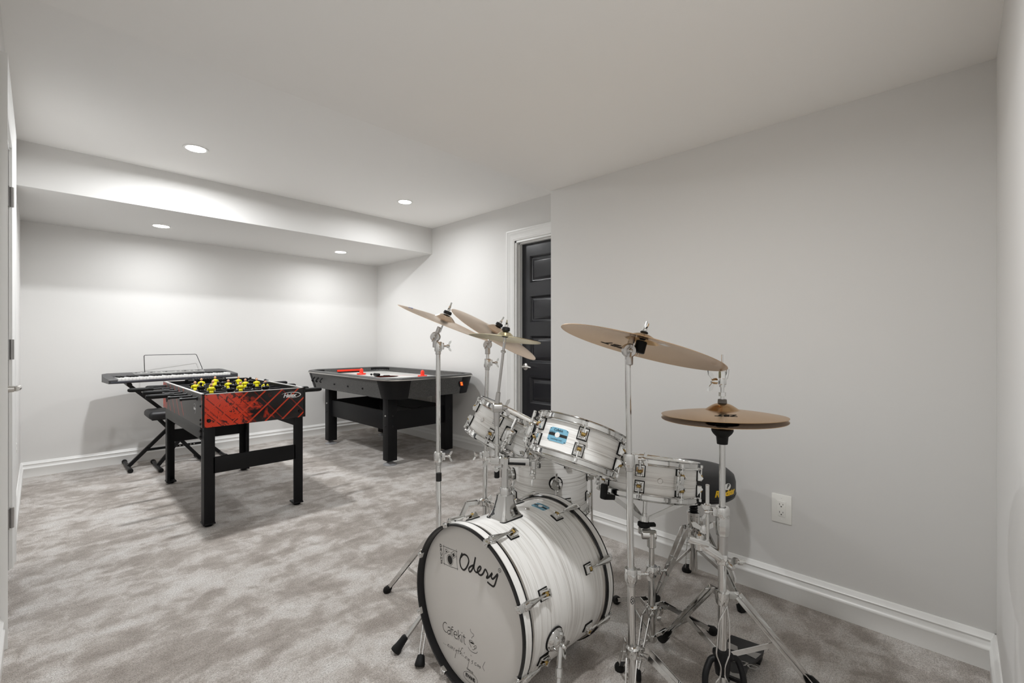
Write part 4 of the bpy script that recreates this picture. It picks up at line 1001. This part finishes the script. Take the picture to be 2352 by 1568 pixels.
cb.build('clamp_block', m_chrome, t)
MB().bar(J + V((.0, .005, -.002)), J + V((.04, -.066, 0)), .034, .007, (0, 0, 1)).build('clamp_gap', m_rubber, t)
# arms to both toms
a2_ = m2 - A2 * .075
MB().tube(fillet([m2 + A2 * .07, m2 - A2 * .055, J + V((.075, -.095, .012)), J + V((.03, -.055, .004))], .022), .0062, 10).build('tom_arm', m_chrome, t)
MB().tube(fillet([m1 + A1 * .07, m1 - A1 * .055, J + V((.06, .01, .018)), J + V((.02, -.03, .006))], .022), .0062, 10).build('tom_arm', m_chrome, t)
for m_, a_ in ((m2, A2), (m1, A1)):
    MB().cyl(m_ - a_ * .046, m_ - a_ * .036, .011, n=14, bev=.001).build('memory_lock', m_chrome, t)
cb = MB().cyl(J + V((.052, -.082, -.035)), J + V((.06, -.09, -.035)), .02, n=20, bev=.003); wing(cb, J + V((.046, -.09, -.035)), (-.8, -.6, 0), (0, 0, 1), 1.2)
cb.cyl(J + V((.055, -.085, -.04)), J + V((.055, -.085, .01)), .010, n=12)
cb.build('ratchet', m_chrome, t)
# splash arm
sp0 = V((1.121, 1.171, .655))
mb = MB().cyl(sp0, sp0 + V((0, 0, .215)), .0078, n=16)
mb.cyl(sp0 + V((0, 0, .115)), sp0 + V((0, 0, .122)), .013, n=16, bev=.001).build('splash_tube', m_chrome, t)
MB().cyl(sp0, sp0 + V((0, 0, .028)), .0095, n=14, bev=.002).build('tube_cap', m_rubber, t)
sj = V((1.119, 1.170, .905))
mb = MB().cyl(sp0 + V((0, 0, .185)), sj - V((0, 0, .012)), .0105, .0115, n=16, bev=.001)
mb.cyl(sj + V((-.011, .008, 0)), sj + V((.016, -.012, 0)), .0185, n=20, bev=.003); wing(mb, sj + V((.018, -.014, 0)), (.8, -.6, 0), (0, 0, 1), 1.15)
mb.build('splash_joint', m_steel, t)
SC = V((1.123, 1.133, 1.149)); SA = V((.14, -.034, .99)).normalized()
e = (SC + SA * .01 - sj)
MB().cyl(sj, sj + e * .22, .0095, .008, n=14, bev=.001).cyl(sj + e * .2, sj + e * .98, .0052, n=12).cyl(sj + e * .77, sj + e * .8, .0095, n=12, bev=.001).build('splash_rod', m_steel, t)

# ================================================================ CYMBALS
ca, za = cymbal('crash_cymbal', 'bronze crash cymbal furthest left, tilted, on the tall stand left of the bass drum', (1.178, 1.556, 1.220), (.24, -.288, .927), .203, m_br1, .046, .020, .018, group='bronze crash cymbals')
cb_, zb_ = cymbal('crash_cymbal', 'bronze crash cymbal steeply tilted behind the small splash cymbal', (1.477, 1.563, 1.176), (.266, -.451, .852), .229, m_br1, .05, .022, .022, group='bronze crash cymbals')
cs_, zs2 = cymbal('splash_cymbal', 'small pale yellow splash cymbal above the rack toms', SC, SA, .127, m_br2, .032, .015, .012)
cymbal_top(bpy.data.objects['tom_holder'], SC, SA, zs2, .035, .0145, .016, under=.04)
RC = V((1.291, .705, 1.120)); RA = V((.244, -.152, .958)).normalized()
cr, zr = cymbal('ride_cymbal', 'largest bronze cymbal seen from below on the near stand', RC, RA, .254, m_br3, .055, .022, .026)
HC = V((1.45, .515, .906))
ct, zt_ = cymbal('hi_hat_cymbal', 'upper brown bronze hi-hat cymbal with dark lettering', HC + V((0, 0, .008)), (.03, .03, .999), .178, m_br3, .05, .020, .019, group='hi-hat cymbal pair')
cl_, _z = cymbal('hi_hat_cymbal', 'lower hi-hat cymbal facing up under its twin', HC + V((0, 0, -.004)), (.0, .02, 1), .178, m_br3, .05, .020, .019, group='hi-hat cymbal pair', flip=True)
# lettering on the cymbals
def arc_text(o, body, size, rad, a0, face, bow, R, m):
    """lettering laid on the bow of a cymbal, centred at angle a0; face 1 top, -1 underside"""
    me = text_mesh(body, size, shear=.3, offset=.001, extrude=.0001); me.materials.clear(); me.materials.append(m)
    for v in me.vertices:
        x, y = v.co.x, v.co.y; r = rad + y * (1 if face > 0 else 1); a = a0 + (-x if face > 0 else x) / rad
        v.co = V((r * math.cos(a), r * math.sin(a), bow * (1 - (r / R) ** 1.6) + (.0006 if face > 0 else -.0021)))
    return link('lettering', me, o)
def local_angle(o, P):
    l = WM[o.name].inverted() @ V(P); return math.atan2(l.y, l.x)
arc_text(cr, 'ZBT', .05, .185, local_angle(cr, (1.41, .87, 1.11)), -1, .026, .254, m_ink)
arc_text(ct, 'ZBT', .03, .105, local_angle(ct, (1.29, .43, .9)) , 1, .019, .178, m_ink)
arc_text(ca, 'ZILDJIAN', .022, .15, local_angle(ca, (1.0, 1.7, 1.25)), 1, .018, .205, mat('blue_ink', srgb(70, 100, 200), .5))
lb = MB().box((0, 0, 0), (.03, .022, .0006)); 
l = WM[cr.name].inverted() @ V((1.27, .60, 1.11)); aa = math.atan2(l.y, l.x)
lb.v = [RZ(aa) @ T(.085, 0, .026 * (1 - (.085 / .254) ** 1.6) - .0022) @ RZ(PI / 2) @ p for p in lb.v]
lb.build('paper_label', m_white, cr, world=False)

# ================================================================ CYMBAL STANDS
def pole_stand(label, base, top, hub_z, feet, clamps, low_z, radii, group='chrome cymbal stands', **k):
    t = thing('cymbal_stand', label, 'cymbal stand', T(base[0], base[1], 0), group)
    p0 = V((base[0], base[1], .03)); p1 = V(top); ax = (p1 - p0).normalized()
    zs_ = [.03] + [c[0] for c in clamps] + [p1.z]
    P = lambda z: p0 + ax * ((z - p0.z) / ax.z)
    for i in range(len(zs_) - 1):
        MB().cyl(P(zs_[i] - (.03 if i else 0)), P(zs_[i + 1]), radii[i], n=18).build('tube', m_chrome, t)
    for i, (z, sd) in enumerate(clamps):
        q = MB(); clamp(q, P(z), ax, radii[i], .022, sd); q.build('height_clamp', m_chrome, t)
        MB().cyl(P(z - .036), P(z - .018), radii[i] * 1.18, n=18, bev=.002).build('clamp_sleeve', m_steel, t)
    tripod(t, base, hub_z, feet, low_z=low_z, **k)
    return t
SA1 = V((.24, -.288, .927)).normalized(); CA = V((1.178, 1.556, 1.220)); pa = CA - SA1 * .065
s1 = pole_stand('tall chrome cymbal stand just left of the bass drum, between it and the hockey table', (1.152, 1.556), (pa.x, pa.y, pa.z - .03), .30, [(1.082, 1.863), (.909, 1.341), (1.455, 1.47)], [(.655, (.699, -.715, 0)), (1.12, (.699, -.715, 0))], .10, [.0112, .0098, .0085])
tilter(s1, pa + V((-.008, .008, 0)), SA1, (-.715, -.699, 0.0)); cymbal_top(s1, CA, SA1, za, .055, under=.08)
q = MB(); q.lathe([(.0117, .555), (.0117, .588)], 18, T(1.152, 1.556, 0)); q.build('black_sticker', m_ink, s1)
CB = V((1.477, 1.563, 1.176)); SB = V((.266, -.451, .852)).normalized(); pb = CB - SB * .06
s2 = pole_stand('chrome cymbal stand standing behind the rack toms', (1.443, 1.600), (pb.x, pb.y, pb.z - .03), .385, [(1.21, 1.72), (1.42, 1.34), (1.66, 1.72)], [(.60, (-.699, .715, 0)), (1.04, (.699, -.715, 0))], .17, [.0112, .0096, .0082], out=.05)
tilter(s2, pb, SB, (-.715, -.699, 0)); cymbal_top(s2, CB, SB, zb_, .05, under=.08)
pr = RC - RA * .005
s3 = pole_stand('nearest chrome cymbal stand, in front of the snare drum', (1.270, .718), (1.2585, .729, 1.085), .185, [(1.02, .60), (1.40, .845), (1.36, .46)], [(.42, (.699, -.715, 0)), (.775, (.72, -.69, 0))], None, [.0118, .0105, .0088], gap=.03, out=.02)
tilter(s3, (1.262, .727, 1.112), RA, (-.715, -.699, 0), .022)
cymbal_top(s3, RC, RA, zr, .04, .013, .008, under=.07)
MB().cyl(RC - RA * .016, RC + RA * .022, .017, n=18, bev=.002).build('sleeve', m_rubber, s3)
lm = frame((1.2665, .7215, .345), (-.715, -.699, 0), (.699, -.715, 0))
q = MB(); q.ribbon([(.0055 * math.cos(k / 16 * 2 * PI), .011 * math.sin(k / 16 * 2 * PI)) for k in range(17)], .0012, lm @ T(0, 0, .0126)); q.ribbon([(.002, .006), (-.003, .003), (.002, -.002), (-.002, -.006)], .0018, lm @ T(0, 0, .0126)); q.build('maker_mark', m_ink, s3)

# ================================================================ HI-HAT STAND
hb = V((1.45, .515, 0))
t = thing('hi_hat_stand', 'chrome hi-hat stand with black pedal and a clamped side rod', 'hi-hat stand', T(*hb))
P = lambda z: hb + V((0, 0, z))
MB().cyl(P(.05), P(.60), .0125, n=18).build('tube', m_chrome, t)
MB().cyl(P(.57), P(.845), .0092, n=18).build('tube', m_chrome, t)
MB().cyl(P(.05), P(1.10), .003, n=8).build('pull_rod', m_chrome, t)
MB().lathe([(.0001, .826), (.0155, .826), (.0175, .848), (.027, .858), (.0315, .866), (.0315, .871), (.023, .878), (.019, .884), (.0001, .884)], 24, T(*hb)).build('cymbal_seat', m_rubber, t)
MB().lathe([(.0001, .884), (.016, .884), (.016, .892), (.0001, .892)], 20, T(*hb)).build('felt', m_rubber, t)
ztop = .914 + zt_
mb = MB().cyl(P(ztop - .03), P(ztop + .055), .0055, n=12).cyl(P(ztop + .022), P(ztop + .034), .0105, n=6).cyl(P(ztop + .075), P(ztop + .098), .0105, n=6, bev=.001)
mb.box((0, 0, ztop + .068), (.02, .016, .022), T(*hb) @ RZ(-.78), .002).cyl(P(ztop + .05), P(ztop + .082), .0085, n=14)
wing(mb, P(ztop + .068) + V((-.012, .012, 0)), (-.7, .7, 0), (0, 0, 1), 1.25)
mb.tube([P(ztop + .075) + V((.008, -.008, 0)), P(ztop + .09) + V((.011, -.011, 0)), P(ztop + .105) + V((.012, -.012, 0))], .005, 8)
mb.build('clutch', m_chrome, t)
MB().lathe([(.0001, ztop + .001), (.0135, ztop + .001), (.0125, ztop + .012), (.0001, ztop + .012)], 18, T(*hb)).build('felt', mat('grey_felt', srgb(110, 108, 104), .9), t)
mb = MB(); mb.lathe([(.0125, .545), (.0185, .548), (.021, .565), (.021, .60), (.019, .615), (.010, .62)], 8, T(*hb)); clamp(mb, P(.618), (0, 0, 1), .0125, .018, (-.699, .715, 0))
mb.build('height_clamp', m_chrome, t)
MB().cyl(P(.49), P(.548), .0155, n=18, bev=.002).build('clamp_sleeve', m_steel, t)
# clamped side rod
jc = P(.475)
mb = MB().box((0, 0, 0), (.03, .03, .034), T(*jc) @ RZ(.3), .004).bar(jc, jc + V((-.035, .055, .045)), .03, .028, (0, 0, 1), .005)
mb.cyl(jc + V((-.035, .055, .02)), jc + V((-.035, .055, .072)), .015, n=16, bev=.003)
mb.bar(jc + V((-.028, .03, .045)), jc + V((-.06, .08, .055)), .022, .02, (0, 0, 1), .003)
mb.cyl(jc + V((.012, -.012, -.01)), jc + V((.05, -.05, -.012)), .0055, n=12).cyl(jc + V((.035, -.035, -.011)), jc + V((.043, -.043, -.0115)), .009, n=12)
wing(mb, jc + V((-.005, -.02, -.01)), (-.5, -.8, -.1), (0, 0, 1), 1.5); wing(mb, jc + V((-.03, .045, .075)), (0, 0, 1), (.7, -.7, 0), 1.5)
mb.build('multi_clamp', m_chrome, t)
rb = jc + V((-.028, .034, .05))
MB().cyl(rb, V((rb.x, rb.y, .70)), .0058, n=12, bev=.001).cyl(V((rb.x, rb.y, .625)), V((rb.x, rb.y, .64)), .0105, n=14, bev=.001).build('side_rod', m_chrome, t)
# two folding legs, wire brace and pedal
hz = .365
MB().lathe([(.0125, hz - .03), (.018, hz - .028), (.021, hz - .01), (.021, hz + .01), (.0125, hz + .012)], 18, T(*hb), closed=True).build('leg_hub', m_chrome, t)
for fx, fy in ((1.631, .799), (1.735, .32)):
    f_ = V((fx, fy, .02)); d = (V((fx, fy, 0)) - hb); d.normalize(); sd = V((-d.y, d.x, 0))
    p0 = P(hz - .005) + d * .02; p1 = P(hz - .01) + d * .055
    mb = MB()
    mb.bar(p0, p1, .003, .022, d.cross(V((0, 0, 1))).cross(p1 - p0)).bar(p1, f_ - d * .03 + V((0, 0, .03)), .026, .004, sd, .001)
    for s in (-1, 1): mb.bar(p1 + sd * s * .012, f_ - d * .03 + V((0, 0, .03)) + sd * s * .012, .003, .014, sd.cross(f_ - p1).cross(f_ - p1))
    lg = mb.build('leg', m_chrome, t)
    dn = (f_ - p1).normalized(); L_ = .06
    MB().lathe([(.012, 0), (.017, .006), (.02, .04), (.0195, .056), (.0001, L_)], 14, frame(f_ - dn * (L_ - .008), dn)).build('rubber_foot', m_rubber, lg)
    md = p1.lerp(f_, .5); q0 = P(.175) + d * .02
    MB().bar(q0, md, .016, .003, sd).build('leg_brace', m_chrome, t)
    mb = MB().bar(P(.17), q0 + d * .012, .024, .02, (0, 0, 1), .003); mb.build('brace_bracket', m_black, t)
MB().lathe([(.013, .12), (.02, .122), (.023, .145), (.023, .175), (.018, .195), (.013, .198)], 18, T(*hb), closed=True).build('pedal_casting', m_black, t)
toL = V((-.699, .715, 0)); toC = V((-.715, -.699, 0))
for s, off in ((1, .0), (-1, .0)):
    pts = fillet([P(.165), P(.165) + toL * (s * .04) + V((.015, .0, 0)), P(.13) + toL * (s * .058) + toC * .01, P(.012) + toL * (s * .062) + toC * .03], .03)
    MB().tube(pts, .0095, 12).build('pedal_frame', m_black, t)
mb = MB()
for s in (-1, 1):
    o = toC * .03
    mb.tube(fillet([P(.345) + o, P(.30) + o + toL * (s * .016 + .008), P(.20) + o + toL * (s * .02 + .012), P(.165) + o + toL * (s * .006 + .012), P(.135) + o + toL * (s * .006 + .013), P(.11) + o + toL * (s * .022 + .016), P(.02) + o * 1.2 + toL * (s * .03 + .018)], .01, 3), .0022, 8)
mb.build('leg_wire', m_chrome, t)
MB().cyl(P(.02), P(.12), .006, n=10).cyl(P(.04), P(.115), .0105, n=10).build('spring_tube', m_black, t)
for k in range(6): MB().lathe([(.009, -.003), (.0125, 0), (.009, .003)], 12, T(hb.x + .012, hb.y - .006, .035 + k * .013)).build('chain_link', m_black, t)
# footboard: heel away from the stand, towards the throne
pd0 = V((1.49, .505, .085)); pd1 = V((1.80, .55, .03)); ux = (pd1 - pd0).normalized(); Mp = frame(pd0, V((0, 0, 1)), ux)
Lp = (pd1 - pd0).length
fb = MB().prism([(0, -.03), (.05, -.034), (.12, -.032), (.2, -.05), (Lp * .82, -.058), (Lp, -.055), (Lp, .055), (Lp * .82, .058), (.2, .05), (.12, .032), (.05, .034), (0, .03)], 0, .009, Mp @ RY(math.radians(9.5)))
fb = fb.build('footboard', m_black, t)
Mpp = Mp @ RY(math.radians(9.5)) @ T(0, 0, .0095)
m_grp = mat('pedal_grey', srgb(150, 148, 145), .45)
for poly in ([(.19, -.044), (.245, -.054), (.235, -.02), (.2, -.012)], [(.19, .044), (.245, .054), (.235, .02), (.2, .012)], [(.01, -.028), (.05, -.031), (.03, 0), (.05, .031), (.01, .028)]):
    MB().prism(poly, 0, .0005, Mpp).build('footboard_print', m_grp, fb)
text('pedal_lettering', 'ODERY', .045, m_grp, fb, WM[fb.name].inverted() @ Mpp @ T(.125, 0, .0006) @ RZ(-PI / 2 + PI), shear=.2, offset=.0005, extrude=.0001, spacing=.85)
MB().span((.26, -.05, -.045), (Lp, .05, -.028), Mpp, .003).build('heel_plate', m_black, t)

# ================================================================ SNARE STAND
sb = V((1.554, .802, 0))
t = thing('snare_stand', 'chrome snare basket stand with black rubber grips', 'snare stand', T(*sb))
P = lambda z: sb + V((0, 0, z))
MB().cyl(P(.04), P(.30), .0128, n=18).build('tube', m_chrome, t)
MB().cyl(P(.28), P(.42), .0098, n=18).build('tube', m_chrome, t)
q = MB(); clamp(q, P(.30), (0, 0, 1), .0125, .02, (.699, -.715, 0)); q.build('height_clamp', m_chrome, t)
SN = V((.202, .037, .979)).normalized(); scb = V((1.617, .849, .700)) - SN * .1445
bc = scb - SN * .085                              # basket hub under the drum
mb = MB().cyl(P(.385), P(.44), .0165, n=18, bev=.003).cyl(P(.43) + V((.012, -.012, 0)), P(.43) + V((-.02, .03, .0)), .017, n=18, bev=.003)
mb.bar(P(.43) + V((-.005, .012, 0)), V((bc.x, bc.y, bc.z - .03)), .03, .026, (0, 0, 1), .005)
mb.cyl(bc - SN * .055, bc - SN * .03, .02, n=18, bev=.003)
mb.build('tilter', m_chrome, t)
MB().cyl(bc - SN * .03, bc - SN * .012, .023, n=18, bev=.003).box((0, 0, 0), (.03, .02, .012), T(*(bc - SN * .022 + V((.02, -.02, 0)))) @ RZ(-.78), .003).build('adjuster', m_rubber, t)
MB().cyl(bc - SN * .012, bc + SN * .07, .0075, n=14).cyl(bc - SN * .012, bc + SN * .02, .0095, n=14, bev=.001).build('basket_screw', m_chrome, t)
MB().lathe([(.007, -.01), (.018, -.01), (.018, .008), (.007, .008)], 18, frame(bc, SN), closed=True).build('basket_hub', m_chrome, t)
for an in (165, -38, 62):
    e = frame((0, 0, 0), SN, (1, 0, 0)).to_3x3() @ V((math.cos(math.radians(an)), math.sin(math.radians(an)), 0)); sd = SN.cross(e)
    p0 = bc + e * .016; p1 = scb + e * .165 - SN * .010; p2 = scb + e * .205 - SN * .010
    ar = MB().bar(p0, p1, .0035, .016, SN.cross(e).cross(p1 - p0)).bar(p1 - e * .005, p2, .014, .005, SN, .001).build('basket_arm', m_chrome, t)
    MB().bar(p1 + e * .0, p2 + e * .012, .026, .018, SN, .004).bar(p2 + e * .006 - SN * .008, p2 + e * .006 + SN * .045, .026, .016, sd.cross(SN), .005).build('rubber_grip', m_rubber, ar)
tripod(t, (sb.x, sb.y), .16, [(1.741, 1.066), (1.821, .678), (1.375, .77)], low_z=.055, gap=.026, out=.035, bar_w=.015)
q = MB(); wing(q, P(.125) + V((.012, -.012, 0)), (.7, -.7, 0), (0, 0, 1), 1.2); q.build('wing_bolt', m_chrome, t)

# ================================================================ DRUM THRONE
tb = V((2.047, .852, 0))
t = thing('drum_throne', 'round black vinyl drum throne with yellow lettering on chrome tripod legs', 'stool', T(*tb))
P = lambda z: tb + V((0, 0, z))
TR = .172
MB().lathe([(.0001, .460), (TR - .012, .460), (TR - .002, .468), (TR, .482), (TR, .530), (TR - .006, .554), (TR - .03, .574), (TR - .08, .583), (.0001, .585)], 56, T(*tb)).build('seat', m_leather, t, 50)
MB().lathe([(TR - .0005, .479), (TR + .0015, .4805), (TR - .0005, .482)], 56, T(*tb)).build('piping', m_rubber, t)
me = text_mesh('Roadster', .036, shear=.25, offset=.0015, extrude=.0002, spacing=.92); me.materials.clear(); me.materials.append(m_yink)
a0 = math.atan2(-.60, -.22) + .02
for v in me.vertices:
    x, y, z = v.co; a = a0 + x / TR; rr_ = TR + .0008 + z; v.co = V((rr_ * math.cos(a), rr_ * math.sin(a), .505 + y))
link('seat_lettering', me, t)
me = text_mesh('P', .026, shear=.3, offset=.0006, extrude=.0002); me.materials.clear(); me.materials.append(m_ink)
for v in me.vertices:
    x, y, z = v.co; a = a0 + .03 + x / TR; rr_ = TR + .0018 + z; v.co = V((rr_ * math.cos(a), rr_ * math.sin(a), .533 + y))
link('seat_lettering', me, t)
ov = MB(); vs_ = []
for k in range(20):
    b_ = 2 * PI * k / 20; a = a0 + .03 + .021 * math.cos(b_) / TR; vs_.append(((TR + .0012) * math.cos(a), (TR + .0012) * math.sin(a), .532 + .014 * math.sin(b_)))
ov.add(vs_, [list(range(20))]); ov.build('seat_emblem', m_white, t, world=False)
MB().cyl(P(.35), P(.48), .0165, n=16).build('seat_screw', m_black, t)
mb = MB()
for k in range(9): mb.lathe([(.0155, -.004), (.019, 0), (.0155, .004)], 16, T(tb.x, tb.y, .378 + k * .011))
mb.build('screw_thread', m_black, t)
MB().lathe([(.0165, .295), (.024, .295), (.027, .305), (.027, .355), (.03, .358), (.03, .372), (.0165, .374)], 20, T(*tb), closed=True).box((.03, 0, .33), (.02, .022, .04), T(*tb) @ RZ(-.8), .004).build('seat_collar', m_chrome, t)
MB().cyl(P(.11), P(.31), .0175, n=20).build('post', m_chrome, t)
tripod(t, (tb.x, tb.y), .30, [(2.232, .966), (1.850, .951), (2.06, .636)], low_z=.205, gap=.034, out=.02, brace_at=.62, foot_s=1.25, bar_w=.02)
